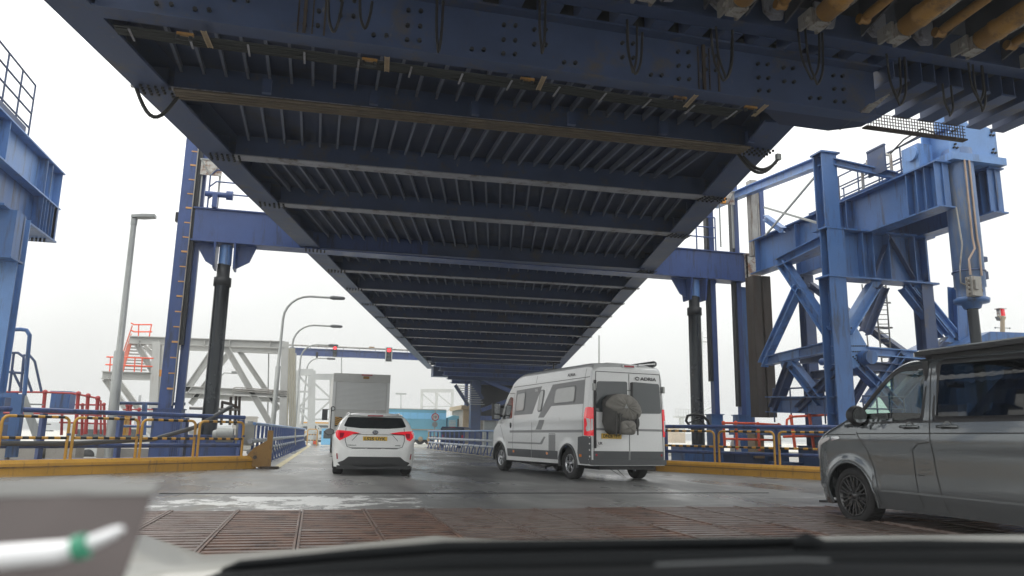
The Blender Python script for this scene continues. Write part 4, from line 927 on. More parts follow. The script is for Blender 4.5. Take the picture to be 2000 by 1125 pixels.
for (x, yt, yb, Y, lb) in ((667,697,760,140,'thin far floodlight mast behind the box lorry'), (783,770,800,190,'thin far floodlight mast above the blue lorry'), (1170,655,716,90,'thin pole rising behind the camper van roof')):
    a, b = qy(x, yt, Y), qy(x, 850, Y); t = thing('light_mast', lb, 'mast', b)
    c = MB(); c.cyl(b, a, .16, .1, 8); c.build('pole', M['galv'], t)
    if Y > 95:
        c = MB(); c.box(a+V((-1.3,-.4,-.1)), a+V((1.3,.4,.3))); c.build('lamp_ring', M['galv'], t)
a = qy(433,728,52); t = thing('street_lamp', 'small distant lamp post seen through the grey steel frame', 'street lamp', (a.x,52,0))
c = MB(); c.tube([(a.x,52,-.4), (a.x,52,a.z-.2), (a.x+.15,52,a.z), (a.x+.7,52,a.z)], .04, 6); c.box((a.x+.6,51.9,a.z-.05), (a.x+.95,52.1,a.z+.12)); c.build('pole', M['galv'], t)

# ================================================================== SIGNAL GANTRY
sg = thing('signal_gantry', 'blue beam with a walkway pipe spanning the road and carrying traffic lights', 'gantry', (-1.5,72.5,-.4))
GY = 72.5; a, b = qy(566,684,GY), qy(900,693,GY)
c = MB(); c.ibeam((a.x,GY,a.z-.1), (b.x+.5,GY,a.z-.1), .4, .68, .06); c.build('beam', M['bluep'], sg)
c = MB(); c.tube([(a.x-.3,GY-.1,a.z+.48), (b.x+.5,GY-.1,a.z+.48)], .08, 8); c.build('conduit_pipe', M['worn'], sg)
for i in range(9): c = MB(); x = a.x+.3+i*1.5; c.box((x,GY-.14,a.z+.1), (x+.05,GY-.08,a.z+.48)); c.build('pipe_clamp', M['galv'], sg)
c = MB(); q = qy(566,735,GY); c.box((q.x-.2,GY-.2,q.z), (q.x+.26,GY+.2,a.z+.25)); c.box((q.x-.1,GY-.1,-.4), (q.x+.1,GY+.1,q.z)); c.build('support_box', M['bluep'], sg)
c = MB(); c.box((b.x+.5,GY-.2,-.4), (b.x+.8,GY+.2,a.z+.25)); c.build('support_post', M['bluep'], sg)
for i, nm in enumerate((725,)): c = MB(); q = qy(nm,677,GY); c.box((q.x-.2,GY-.1,a.z+.4), (q.x+.3,GY,a.z+.65)); c.build('junction_box', M['yellowd'], sg)
def signal(px, py0, py1, Y, lab, board, lit=True, back=False):
    a, b = qy(px, py0, Y), qy(px, py1, Y); h = a.z-b.z; w = h*.4; t = thing('traffic_light', lab, 'traffic light', (a.x,Y-.3,b.z)); y = Y-.35
    c = MB(); c.box((a.x-w/2*.85,y,b.z+h*.03), (a.x+w/2*.85,y+.18,a.z-h*.03)); c.box((a.x-.03,y+.18,a.z-.2), (a.x+.03,Y,a.z-.1)); c.build('housing', M['black'], t)
    if board: c = MB(); c.box((a.x-w/2-.06,y+.05,b.z), (a.x+w/2+.06,y+.07,a.z)); c.build('backing_board', M['white'], t)
    if back: return
    for k in range(3):
        z = a.z-h*(.2+.3*k); c = MB(); c.cyl((a.x,y-.005,z), (a.x,y-.02,z), w*.34, w*.3, 14); c.build('lens', M['redlit'] if k == 0 else M['greyplastic'], t)
        c = MB(); c.add([(a.x+w*.4*math.cos(R(q)), y-(.0 if j == 0 else .16), z+w*.4*math.sin(R(q))) for j in (0,1) for q in range(0,181,20)], [(i, i+1, i+11, i+10) for i in range(9)]); c.build('visor', M['black'], t)
signal(759.5, 679, 707, GY, 'large traffic light with a white backing board showing red', True)
signal(654.5, 676, 698, GY, 'small traffic light showing red on the left half of the signal gantry', False)
signal(619.5, 688, 700, GY, 'dark traffic light seen from behind under the signal gantry', False, back=True)

# ================================================================== GREY STEEL FRAME (left)
gf = thing('steel_frame', 'large pale grey steel portal frame with a red-railed stair at the left', 'steel frame', (-6,45,-.4))
def g_(px, py, Y=45): return qy(px, py, Y)
def gb(name, a, b, w, h, m='grey'): c = MB(); c.ibeam(a, b, w, h, .04, up=(0,0,1) if abs((V(b)-V(a)).normalized().z) < .9 else (0,1,0)); return c.build(name, M[m], gf)
gb('top_beam', g_(253,664), g_(556,674), .4, .42); gb('top_beam', g_(290,675,48), g_(556,686,48), .4, .36)
gb('mid_beam', g_(362,760), g_(560,770), .4, .34); gb('mid_beam', g_(362,772,48), g_(560,782,48), .35, .3)
gb('platform_beam', g_(200,733), g_(298,735), .5, .42)
gb('column', g_(296,880), g_(307,668), .42, .42); gb('column', g_(316,880,47), g_(322,672,47), .35, .35); gb('column', g_(551,880), g_(557,668), .4, .4); gb('column', g_(570,880,46.5), g_(574,690,46.5), .3, .3)
gb('diagonal', g_(268,672), g_(302,732), .3, .3); gb('diagonal', g_(282,676,47.5), g_(306,700,47.5), .25, .25); gb('diagonal', g_(362,765), g_(420,680), .34, .34); gb('diagonal', g_(372,790,48), g_(447,690,48), .3, .3)
gb('diagonal', g_(440,676), g_(500,780), .34, .34); gb('diagonal', g_(500,780), g_(548,862), .34, .34); gb('diagonal', g_(468,686,48), g_(545,800,48), .3, .3)
gb('diagonal', g_(206,740), g_(262,820), .32, .32); gb('diagonal', g_(228,740,47.5), g_(272,800,47.5), .32, .32)
for i in range(5):
    c = MB(); c.tube([g_(560+i*4.2,872,44.8), g_(565+i*2.6,680,44.8)], .035, 6); c.build('service_pipe', M['tanpipe'] if 'tanpipe' in M else M['worn'], gf)
for k in range(3): c = MB(); c.tube([g_(455,775-k*5,44.7), g_(456,766-k*4,44.7), g_(462,763-k*3.3,44.7), g_(560,770-k*3,44.7)], .03, 6); c.build('service_pipe', M['worn'], gf)
for x in (272,311,400,449,528): c = MB(); q = g_(x,668); c.box(q+V((-.02,-.2,-.3)), q+V((.02,.02,.1))); c.build('web_stiffener', M['grey'], gf)
c = MB(); c.tube([g_(525,680,48.2), g_(522,860,48.2)], .04, 6); c.build('drain_pipe', M['galv'], gf)
c = MB(); c.box(g_(309,735,44.9), g_(318,722,44.9)+V((0,.1,0))); c.build('flood_lamp', M['orange'], gf)
st = thing('stair_flight', 'stair flight with red handrails between platform and top of the grey frame', 'stairs', g_(240,728,45.5))
A_, B_ = g_(238,728,45.4), g_(256,668,45.4)
for k in range(11):
    q = A_.lerp(B_, k/10); c = MB(); c.box(q+V((0,-.1,0)), q+V((1.2-.5*k/10,.25,.05))); c.build('tread', M['grey'], st)
for dx in (0,):
    c = MB(); c.tube([A_+V((-.05,-.15,.9)), B_+V((0,-.15,.9))], .04, 6); c.tube([A_+V((-.05,-.15,.45)), B_+V((0,-.15,.45))], .03, 6); c.bar(A_+V((0,-.15,0)), B_+V((0,-.15,0)), .05, .2); c.build('handrail', M['redpale'] if 'redpale' in M else M['redo'], st)
def grail(pts, posts, y):
    c = MB(); c.tube([g_(*p, y) for p in pts], .04, 6); c.build('handrail', M['redo'], st)
    for a, b in posts: c = MB(); c.tube([g_(*a, y), g_(*b, y)], .035, 6); c.build('rail_post', M['redo'], st)
grail([(256,631),(262,634),(297,634)], [((270,664),(271,634)), ((291,660),(296,634))], 45.2); grail([(256,645),(262,648),(297,648)], [], 45.2)
grail([(208,697),(300,700)], [((214,727),(216,697)), ((223,727),(225,698)), ((276,727),(278,699)), ((262,727),(264,699))], 44.8); grail([(206,712),(298,716)], [], 44.8)

# ================================================================== WHITE LATTICE FRAMES BEYOND
def lattice(lab, cols, Y, ytop, ybase, tiers, dy=4.5, back=14):
    t = thing('braced_portal', lab, 'steel frame', qy(cols[0], ybase, Y))
    F = []
    for k, c_ in enumerate(cols):
        Yk = Y
        c = MB(); c.bar(qy(c_-2, ybase, Yk), qy(c_, ytop+(0 if k % 2 else 0), Yk), .38, .38, up=(0,1,0)); c.build('column', M['white'], t)
    for a, b in zip(cols, cols[1:]):
        c = MB(); c.bar(qy(a, ytop+3, Y), qy(b, ytop+3, Y), .35, .55); c.build('top_beam', M['white'], t)
        ys = [ytop+8+(ybase-ytop-12)*i/tiers for i in range(tiers+1)]
        for i in range(tiers):
            c = MB(); m = (a+b)/2
            if i % 2 == 0: c.bar(qy(a,ys[i],Y), qy(b,ys[i+1],Y), .16, .16)
            else: c.bar(qy(b,ys[i],Y), qy(a,ys[i+1],Y), .16, .16)
            c.build('diagonal', M['white'], t)
            c = MB(); c.bar(qy(a,ys[i+1],Y), qy(b,ys[i+1],Y), .14, .14); c.build('strut', M['white'], t)
    return t
lattice('white lattice frame between the curved lamp posts and the box lorry', [582, 612], 66, 724, 868, 4)
lattice('second white lattice frame partly hidden behind the box lorry', [606, 648, 690], 74, 733, 862, 3)
lattice('small white lattice frame beyond the blue lorry', [824, 853, 884], 120, 760, 850, 3)
t = thing('lattice_mast', 'distant pale radar mast between the right black ram and the blue columns', 'mast', qy(1372,840,130))
for dx in (-2.5, 3): c = MB(); c.tube([qy(1370+dx,838,130), qy(1370+dx*.6,648,130)], .07, 5); c.build('mast_leg', M['white'], t)
c = MB()
for i in range(20): c.tube([qy(1367.6 if i % 2 else 1373,838-i*9.5,130), qy(1373 if i % 2 else 1367.6,828.5-i*9.5,130)], .05, 4)
c.build('lattice_bracing', M['white'], t, kind='stuff')
c = MB(); q = qy(1372,668,130); c.box(q+V((-.5,-.4,0)), q+V((1.6,.4,.15))); c.tube([q+V((.2,0,.9)), q+V((1.3,0,.9))], .08, 5); c.build('platform', M['white'], t)
t = thing('loading_platform', 'distant pale railed platform right of the camper van', 'platform', qy(1332,815,100))
c = MB(); a, b = qy(1320,812,100), qy(1350,814,100); c.box(a, b+V((0,1,-.2)))
for i in range(7): q = a.lerp(b, i/6); c.tube([q, q+V((0,0,1.0))], .04, 4)
for z in (.5,1.0): c.tube([a+V((0,0,z)), b+V((0,0,z))], .04, 4)
c.tube([b, qy(1400,790,100)], .1, 5); c.box(qy(1330,845,100), qy(1336,815,100)+V((0,.5,0))); c.build('railed_deck', M['white'], t)

# ================================================================== ABUTMENT BENEATH THE FAR END OF THE BRIDGE
ab = thing('bridge_trestle', 'dark blue trestle with crossed braces carrying the far end of the upper ramp', 'trestle', (14,68,-.4))
for x in (14.05, 22.5):
    c = MB(); c.box((x-.45,67.6,-.4), (x+.45,68.4,6.9)); c.build('column', M['bridge'], ab)
c = MB(); c.box((10.0,67.3,6.1), (24,68.6,7.0)); c.build('crosshead', M['bridge'], ab)
c = MB(); c.bar((14.6,67.8,6.0), (22.2,67.8,3.2), .3, .35); c.bar((14.6,67.8,3.2), (22.2,67.8,6.0), .3, .35); c.build('cross_brace', M['bluep'], ab)
c = MB(); c.box((14.5,67.6,2.3), (22.1,68.0,2.7)); c.build('tie_beam', M['bluep'], ab)
for i in range(6):
    c = MB(); x0 = XL(62)+1.2+i*.55; c.box((x0,62.5+i*1.1,6.9-i*.27), (x0+10.5,62.8+i*1.1,7.3-i*.27)); c.box((x0,62.5+i*1.1,7.0-i*.27), (x0+10.5,63.6+i*1.1,7.04-i*.27)); c.build('step_beam', M['bluep'] if i % 2 else M['bridge'], ab)
c = MB(); c.box((14.5,70,2.6), (24,70.5,6.6)); c.build('back_wall', M['dark'], ab)
t = thing('stair_flight', 'light metal stair under the far end of the bridge', 'stairs', (12.8,66.5,0))
c = MB(); a, b = qy(889,752,66), qy(915,792,66); c.bar(a, b, .1, .3); a2, b2 = a+V((1.6,0,0)), b+V((1.3,0,.6)); c.bar(a2, b2, .1, .3); c.build('stringer', M['bridge'], t)
for i in range(9): c = MB(); q = a.lerp(b,(i+.5)/9); c.box(q+V((.05,-.1,0)), q+V((1.5,.2,.06))); c.build('tread', M['galv'], t)
bd = thing('control_building', 'tan flat-roofed control building beside the bridge trestle', 'building', (14,74,-.4))
a, b = qy(903,850,72), qy(1060,850,72)
c = MB(); c.box((a.x,72,-.4), (b.x+6,78,3.35)); c.build('wall', M['conc'], bd)
c = MB(); c.box((a.x,71.99,-.4), (a.x+1.3,71.85,3.3)); c.build('wall_panel', M['tan'], bd)
c = MB(); c.box((a.x-.25,71.6,3.35), (b.x+6.2,78.2,3.75)); c.build('roof', M['tan'], bd)
c = MB(); q = qy(945,845,72); c.box((q.x,71.9,-.3), (q.x+1.2,71.98,2.3)); c.build('window', M['winpale'] if 'winpale' in M else M['grey'], bd)
c = MB(); c.box((q.x-.12,71.88,-.3), (q.x-.0,71.99,2.4)); c.box((q.x+1.2,71.88,-.3), (q.x+1.32,71.99,2.4)); c.build('window_frame', M['white'], bd)
c = MB(); c.box((a.x+.15,71.8,-.3), (a.x+.95,71.84,2.0)); c.build('door', M['tan'], bd)
# 10 sign
t = thing('speed_sign', 'round white speed sign with red rim reading 10 on a pole with a smaller disc', 'road sign', (7.9,51.5,0))
q = qy(850,814.5,51.5); q2 = qy(849.5,829,51.5)
c = MB(); c.cyl((q.x,51.55,0), (q.x,51.55,q.z+.45), .04, .04, 8); c.build('pole', M['galv'], t)
c = MB(); c.cyl(q+V((0,.02,0)), q+V((0,.0,0)), .25, .25, 28); sd_ = c.build('sign_disc', M['platew'], t)
c = MB(); c.lathe(q+V((0,-.003,0)), (0,-1,0), [(0,.255),(.006,.255),(.006,.195),(0,.195)], 28); c.build('red_rim', M['signred'], t)
text_mb('10', q+V((0,-.008,0)), (1,0,0), (0,0,1), .2).build('numerals', M['ink'], t)
c = MB(); c.cyl(q2+V((0,.02,0)), q2+V((0,0,0)), .19, .19, 24); c.build('small_disc', M['galv'], t)

# ================================================================== VEHICLE TOOLS
def smooth_fn(pts):
    xs = [p[0] for p in pts]; ys = [p[1] for p in pts]
    def f(x):
        if x <= xs[0]: return ys[0]
        if x >= xs[-1]: return ys[-1]
        for i in range(len(xs)-1):
            if x <= xs[i+1]:
                t = (x-xs[i])/(xs[i+1]-xs[i])
                m0 = (ys[i+1]-ys[max(i-1,0)])/(xs[i+1]-xs[max(i-1,0)]); m1 = (ys[min(i+2,len(xs)-1)]-ys[i])/(xs[min(i+2,len(xs)-1)]-xs[i]); h = xs[i+1]-xs[i]
                s = (ys[i+1]-ys[i])/h
                if m0*s <= 0: m0 = 0
                if m1*s <= 0: m1 = 0
                if abs(m0) > 3*abs(s): m0 = 3*s
                if abs(m1) > 3*abs(s): m1 = 3*s
                t2, t3 = t*t, t*t*t
                return (2*t3-3*t2+1)*ys[i]+(t3-2*t2+t)*h*m0+(-2*t3+3*t2)*ys[i+1]+(t3-t2)*h*m1
    return f
class Body:
    # y = 0 at the rear, +y forward, x right, z up
    def __init__(s, Ln, top, bot, hw, rtop, wheels=(), ra=.4, zc=.33, rear_r=.2, front_r=.4, crown=.05, ends=.0, rearb=.05, frontb=.1, ys=None, nside=26, ntop=14):
        s.Ln = Ln; s.top = top; s.hw = hw; s.crown = crown; s.mb = MB()
        def plan(y):
            k = 0
            if y < rear_r: d = rear_r-max(y,0); k += rear_r-math.sqrt(max(rear_r**2-d*d,0))
            if y > Ln-front_r: d = front_r-(Ln-min(y,Ln)); k += (front_r-math.sqrt(max(front_r**2-d*d,0)))*.8
            return k
        s.plan = plan
        def zbot(y):
            z = bot(y)
            for wy in wheels:
                if abs(y-wy) < ra: z = max(z, zc+math.sqrt(ra*ra-(y-wy)**2))
            return z
        s.zbot = zbot
        if ys is None:
            ys = set(); n = int(Ln/.045)
            for i in range(n+1): ys.add(round(Ln*i/n,4))
            for k in (0,.005,.012,.02,.035,.055,.08): ys.add(k); ys.add(round(Ln-k,4))
            for wy in wheels:
                for q in range(0,181,7): ys.add(round(wy+ra*math.cos(R(q)),4))
                for e in (-1,1): ys.add(round(wy+e*(ra+.001),4))
            ys = sorted(y for y in ys if 0 <= y <= Ln)
        secs = []
        for y in ys:
            zt = top(y); zb = min(zbot(y), zt-.06); r = min(rtop(y), (zt-zb)*.45); half = []
            for i in range(nside):
                z = zb+(zt-r-zb)*i/(nside-1); half.append((max(hw(y,z)-plan(y), .02), z))
            w0 = max(hw(y,zt-r)-plan(y), .05); r = min(r, w0*.8)
            for q in (15,30,45,60,75,90): half.append((w0-r+r*math.cos(R(q)), zt-r+r*math.sin(R(q))))
            xm = w0-r
            for i in range(1, ntop//2+1): x = xm*(1-i/(ntop//2)); half.append((x, zt+crown*(1-(x/xm)**2)))
            secs.append([(-x,y,z) for x,z in half]+[(x,y,z) for x,z in half[-2::-1]])
        m = len(secs[0]); s.m = m; vs = [p for q in secs for p in q]; fs = []
        for i in range(len(secs)-1):
            for k in range(m-1): fs.append((i*m+k, i*m+k+1, (i+1)*m+k+1, (i+1)*m+k))
        s.mb.add(vs, fs, 0, True)
        # rear and front caps, gently bowed
        for sec, yy, b in ((secs[0], ys[0], -rearb), (secs[-1], ys[-1], frontb)):
            h = m//2; nx = 14; vs = []; fs = []
            for k in range(h+1):
                x0 = sec[k][0]; z = sec[k][2]
                for j in range(nx+1):
                    x = x0*(1-2*j/nx); e = 1-(2*j/nx-1)**4; zz = k/h; vs.append((x, yy+b*e*min(1, zz*10)*(1 if b < 0 else (1-zz**6)), z))
            for k in range(h):
                for j in range(nx): a = k*(nx+1)+j; fs.append((a, a+1, a+nx+2, a+nx+1))
            s.mb.add(vs, fs, 0, True)
        s.make_bvh()
    def make_bvh(s): s.bvh = bvhtree.BVHTree.FromPolygons([tuple(v) for v in s.mb.v], [tuple(f) for f in s.mb.f])
    def cut(s, test):
        keep = [i for i, f in enumerate(s.mb.f) if not test(sum((s.mb.v[k] for k in f), V((0,0,0)))/len(f))]
        s.mb.f = [s.mb.f[i] for i in keep]; s.mb.mi = [s.mb.mi[i] for i in keep]; s.mb.sm = [s.mb.sm[i] for i in keep]
    def hit(s, ax, a, b):
        # ax: 'L' from the left (-x), 'R', 'B' rear, 'F' front, 'T' top; (a,b) = (y,z) / (x,z) / (x,y)
        o, d = {'L': ((-5,a,b),(1,0,0)), 'R': ((5,a,b),(-1,0,0)), 'B': ((a,-5,b),(0,1,0)), 'F': ((a,s.Ln+5,b),(0,-1,0)), 'T': ((a,b,6),(0,0,-1))}[ax]
        h = s.bvh.ray_cast(V(o), V(d)); 
        if h[0] is None: return None, V(d)
        n = h[1]; n = -n if n.dot(V(d)) > 0 else n
        return h[0], n
    def patch(s, ax, poly, off=.006, rnd=0, h=.09, skirt=.012, flat=None):
        if rnd: poly = rounded(poly, rnd)
        bm = bmesh.new(); vs = [bm.verts.new((p[0],p[1],0)) for p in poly]; bm.faces.new(vs)
        bmesh.ops.triangulate(bm, faces=bm.faces[:])
        for _ in range(5):
            lg = [e for e in bm.edges if e.calc_length() > h]
            if not lg: break
            bmesh.ops.subdivide_edges(bm, edges=lg, cuts=1); bmesh.ops.triangulate(bm, faces=[f for f in bm.faces if len(f.verts) > 3])
        mb = MB(); bm.verts.ensure_lookup_table(); bm.verts.index_update(); out = []; last = None; D = {'L': V((-1,0,0)), 'R': V((1,0,0)), 'B': V((0,-1,0)), 'F': V((0,1,0)), 'T': V((0,0,1))}[ax]
        for v in bm.verts:
            p, n = s.hit(ax, v.co.x, v.co.y)
            if p is None: p = None
            else:
                if flat is not None: p = V(p); i = 0 if ax in 'LR' else 1; p[i] = flat
                p = p + (n*.5+D*.5).normalized()*off
            out.append(p)
        good = [p for p in out if p is not None]
        c_ = sum(good, V((0,0,0)))/len(good)
        out = [p if p is not None else c_ for p in out]
        mb.add(out, [[v.index for v in f.verts] for f in bm.faces], 0, True)
        if skirt:
            be = [e for e in bm.edges if len(e.link_faces) == 1]; vs2 = []; fs2 = []
            for e in be:
                a, b = out[e.verts[0].index], out[e.verts[1].index]; k = len(vs2); vs2 += [a, b, b-D*skirt, a-D*skirt]; fs2.append((k,k+1,k+2,k+3))
            mb.add(vs2, fs2, 0, False)
        bm.free(); return mb
    def line(s, ax, pts, w=.008, off=.002, mb=None, seg=.06):
        mb = mb or MB(); q = []
        for a, b in zip(pts, pts[1:]):
            n = max(1, int(math.dist(a,b)/seg))
            for i in range(n): q.append((a[0]+(b[0]-a[0])*i/n, a[1]+(b[1]-a[1])*i/n))
        q.append(pts[-1]); D = {'L': V((-1,0,0)), 'R': V((1,0,0)), 'B': V((0,-1,0)), 'F': V((0,1,0)), 'T': V((0,0,1))}[ax]; vs = []; fs = []
        for i, p in enumerate(q):
            a = q[max(i-1,0)]; b = q[min(i+1,len(q)-1)]; dx, dy = b[0]-a[0], b[1]-a[1]; l_ = math.hypot(dx,dy) or 1; nx, ny = -dy/l_*w/2, dx/l_*w/2
            for sg_ in (-1,1):
                h, n = s.hit(ax, p[0]+nx*sg_, p[1]+ny*sg_)
                if h is None: h = vs[-1] if vs else V((0,0,0)); n = V((0,0,0))
                vs.append(h+(n*.5+D*.5)*off if n.length else h)
        for i in range(len(q)-1): fs.append((2*i,2*i+1,2*i+3,2*i+2))
        return mb.add(vs, fs, 0, True)
def rounded(poly, r, n=4):
    out = []; m = len(poly)
    for i in range(m):
        p = V((*poly[i],0)); a = V((*poly[i-1],0)); b = V((*poly[(i+1) % m],0)); ra_ = min(r, (a-p).length*.45, (b-p).length*.45)
        p0 = p+(a-p).normalized()*ra_; p1 = p+(b-p).normalized()*ra_
        for k in range(n+1): t = k/n; q = p0*(1-t)**2+p*2*t*(1-t)+p1*t*t; out.append((q.x,q.y))
    return out
def inset(poly, d):
    c = (sum(p[0] for p in poly)/len(poly), sum(p[1] for p in poly)/len(poly)); out = []
    for p in poly:
        v = V((p[0]-c[0], p[1]-c[1])); out.append((p[0]-math.copysign(min(d,abs(v.x)*.9),v.x)*(abs(v.x) > .02), p[1]-math.copysign(min(d,abs(v.y)*.9),v.y)*(abs(v.y) > .02)))
    return out
def wheel(root, x, y, r, w, side, style, rimr=None):
    rimr = rimr or r*.68; ax = V((side,0,0)); c = V((x,y,r))     # x = outer face plane of the tyre
    t = MB(); inn = c-ax*w
    t.lathe(inn, ax, [(0,rimr), (.0,r*.9), (w*.1,r*.985), (w*.2,r), (w*.8,r), (w*.9,r*.985), (w*.985,r*.9), (w,r*.8), (w*.97,rimr+.01), (w*.9,rimr)], 40)
    for k in range(36):
        a = 2*math.pi*k/36; d = V((0,math.cos(a),math.sin(a))); t.bar(inn+ax*w*.15+d*(r-.002), inn+ax*w*.85+d*(r-.002), .018, .012, up=tuple(d))
    wh = t.build('wheel', M['rubber'], root)
    m = {'silver': 'alloy', 'black': 'blackrim'}[style[0]]
    q = MB(); q.lathe(c-ax*.02, ax, [(-w*.6,rimr*.93), (-.02,rimr*.96), (.0,rimr), (.012,rimr), (.012,rimr*.94), (-.03,rimr*.9)], 40); q.lathe(c-ax*.09, ax, [(0,.01),(0,rimr*.9)], 24, 1)
    q.build('rim_barrel', [M[m], M['black']], wh)
    n = style[1]; tw_ = style[2]
    for k in range(n):
        a = 2*math.pi*k/n+.3
        e = MB()
        for dt in (-tw_, tw_):
            p0 = c-ax*.03+V((0,math.cos(a+dt*.35),math.sin(a+dt*.35)))*rimr*.16; p1 = c-ax*.015+V((0,math.cos(a+dt),math.sin(a+dt)))*rimr*.97
            d = (p1-p0).normalized(); sd2 = d.cross(ax).normalized(); w0, w1 = style[3], style[3]*.8; vs = []
            for p, ww in ((p0,w0),(p1,w1)):
                for sx_, az in ((-1,0),(1,0),(.7,-.035),(-.7,-.035)): vs.append(p+sd2*sx_*ww/2+ax*az)
            e.add(vs, [(0,1,2,3),(7,6,5,4),(0,4,5,1),(1,5,6,2),(2,6,7,3),(3,7,4,0)])
        e.build('spoke', M[m if style[4] == 0 or k % 1 else m], wh)
    e = MB(); e.lathe(c-ax*.04, ax, [(0,rimr*.2), (.02,rimr*.19), (.028,.001)], 16)
    for k in range(5): a = 2*math.pi*k/5; e.studs([c-ax*.03+V((0,math.cos(a),math.sin(a)))*rimr*.3], tuple(ax), .012, .02)
    e.build('hub_cap', M[m], wh)
    return wh

def ellip(c, a, b, n=24): return [(c[0]+a*math.cos(2*math.pi*k/n), c[1]+b*math.sin(2*math.pi*k/n)) for k in range(n)]

# ================================================================== GREY VAN (right foreground)
tv = thing('camper_van', 'grey metallic van with black multi-spoke wheels and pop-up roof, cut off at the right', 'van')
Ln = 4.95
ztop = smooth_fn([(0,1.86),(.3,1.93),(2.0,1.95),(3.05,1.945),(3.25,1.90),(3.5,1.74),(3.8,1.50),(4.05,1.31),(4.25,1.22),(4.5,1.12),(4.75,1.02),(4.87,.93),(4.93,.82),(4.95,.74)])
def hwT(y, z):
    t = .952
    if z > 1.15: t -= (z-1.15)*.13+ max(0,z-1.7)*.1
    if z < .6: t -= (.6-z)**2*.5
    t += .018*math.exp(-((z-1.02)/.10)**2)
    t += .012*math.exp(-((z-.44)/.05)**2)
    for wy in (4.05,1.05):
        d = math.hypot(y-wy, z-.33); t += .022*math.exp(-((d-.44)/.05)**2)
    if y > 3.3 and z > 1.2: t -= (y-3.3)*.10
    return t
TB = Body(Ln, ztop, smooth_fn([(0,.36),(.5,.25),(4.3,.22),(4.6,.2),(4.95,.24)]), hwT, smooth_fn([(0,.15),(3.0,.14),(3.6,.08),(4.2,.10),(4.95,.12)]), (4.05,1.05), .405, .335, .15, .55, .035, rearb=.02, frontb=.12)
win1 = [(3.98,1.255),(2.86,1.245),(2.80,1.82),(3.18,1.835),(3.30,1.79),(3.62,1.56)]
win2 = [(2.68,1.26),(1.55,1.26),(1.55,1.84),(2.64,1.87)]
win3 = [(1.4,1.26),(.3,1.28),(.35,1.82),(1.4,1.84)]
def inpoly(p, poly):
    r_ = False; n = len(poly)
    for i in range(n):
        (x0,y0), (x1,y1) = poly[i], poly[i-1]
        if (y0 > p[1]) != (y1 > p[1]) and p[0] < (x1-x0)*(p[1]-y0)/(y1-y0)+x0: r_ = not r_
    return r_
TB.line_body = None
frames = []
for ax in 'LR':
    for w_ in (win1, win2, win3):
        pass
def ring(B, ax, poly, w=.05, off=.004, rnd=.06):
    # a frame strip between the window outline and its outset
    o = rounded(poly, rnd, 5); c = V((sum(p[0] for p in o)/len(o), sum(p[1] for p in o)/len(o))); mb = MB(); n = len(o); rows = []
    for k in (-.4, .15, .6):
        row = []
        for i in range(n):
            a, b = V(o[i-1]), V(o[(i+1) % n]); t = (b-a).normalized(); nn = V((t.y,-t.x))
            if nn.dot(V(o[i])-c) < 0: nn = -nn
            q = V(o[i])+nn*w*k; h, nm = B.hit(ax, q.x, q.y)
            row.append((h if h is not None else None, nm))
        rows.append(row)
    vs = []
    for k, row in enumerate(rows):
        for i, (h, nm) in enumerate(row): vs.append((h if h is not None else V((0,0,0)))+nm*(off if k else off-.01))
    fs = []
    for k in range(2):
        for i in range(n): fs.append((k*n+i, k*n+(i+1) % n, (k+1)*n+(i+1) % n, (k+1)*n+i))
    mb.add(vs, fs, 0, True); return mb
parts = []
for ax in 'LR':
    for w_, m_ in ((win1,'clearglass'), (win2,'privacy'), (win3,'privacy')):
        parts.append(('window', TB.patch(ax, w_, -.012, .05, skirt=0), m_)); parts.append(('window_seal', ring(TB, ax, w_, .05), 'black'))
wsp = [(-.74,3.18),(.74,3.18),(.80,4.02),(-.80,4.02)]
parts.append(('windscreen', TB.patch('T', wsp, -.006, .08, h=.12, skirt=0), 'clearglass'))
gapL = MB()
for ax in 'LR':
    for pl in ([(3.88,1.2),(3.86,1.1),(3.72,.92),(3.62,.70),(3.58,.5),(3.58,.28)], [(2.74,1.86),(2.74,1.2),(2.70,.7),(2.62,.27)], [(1.5,1.86),(1.5,1.2),(1.5,.27)], [(3.88,1.085),(4.6,1.08)], [(3.86,1.095),(.1,1.11)], [(3.0,.92),(2.99,.65),(2.86,.64)], [(3.0,.92),(2.9,.985),(2.75,1.0)], [(2.99,.65),(2.95,.29)], [(2.8,1.235),(3.95,1.225)]):
        TB.line(ax, pl, .011, .0025, gapL)
parts.append(('panel_gap', gapL, 'gap'))
belt = MB()
for ax in 'LR': TB.line(ax, [(4.02,1.225),(.2,1.235)], .022, .006, belt)
parts.append(('belt_trim', belt, 'black'))
def cutT(p):
    if p.x*p.x > .5:
        for w_ in (win1, win2, win3):
            if inpoly((p.y,p.z), w_) and abs(p.x) > .6: return True
    if inpoly((p.x,p.y), wsp) and p.z > 1.25 and abs(p.x) < .79 and p.z > ztop(p.y)-.1: return True
    return False
# lamps, grille
parts.append(('headlight', TB.patch('L', [(4.70,.76),(4.90,.80),(4.84,.92),(4.70,.99),(4.36,1.05),(4.36,1.02),(4.58,.94)], .006, .02, h=.06), 'clearlamp'))
parts.append(('headlight', TB.patch('R', [(4.70,.76),(4.90,.80),(4.84,.92),(4.70,.99),(4.36,1.05),(4.36,1.02),(4.58,.94)], .006, .02, h=.06), 'clearlamp'))
parts.append(('grille', TB.patch('F', [(-.55,.72),(.55,.72),(.5,.92),(-.5,.92)], .006, .03), 'black'))
parts.append(('lower_grille', TB.patch('F', [(-.65,.3),(.65,.3),(.6,.5),(-.6,.5)], .006, .05), 'black'))
parts.append(('air_vent', TB.patch('L', [(4.32,1.0),(4.16,1.035),(4.18,1.06),(4.32,1.055)], .005, .01, h=.06), 'chrome'))
TB.cut(cutT)
body = TB.mb.build('body', M['greycar'], tv)
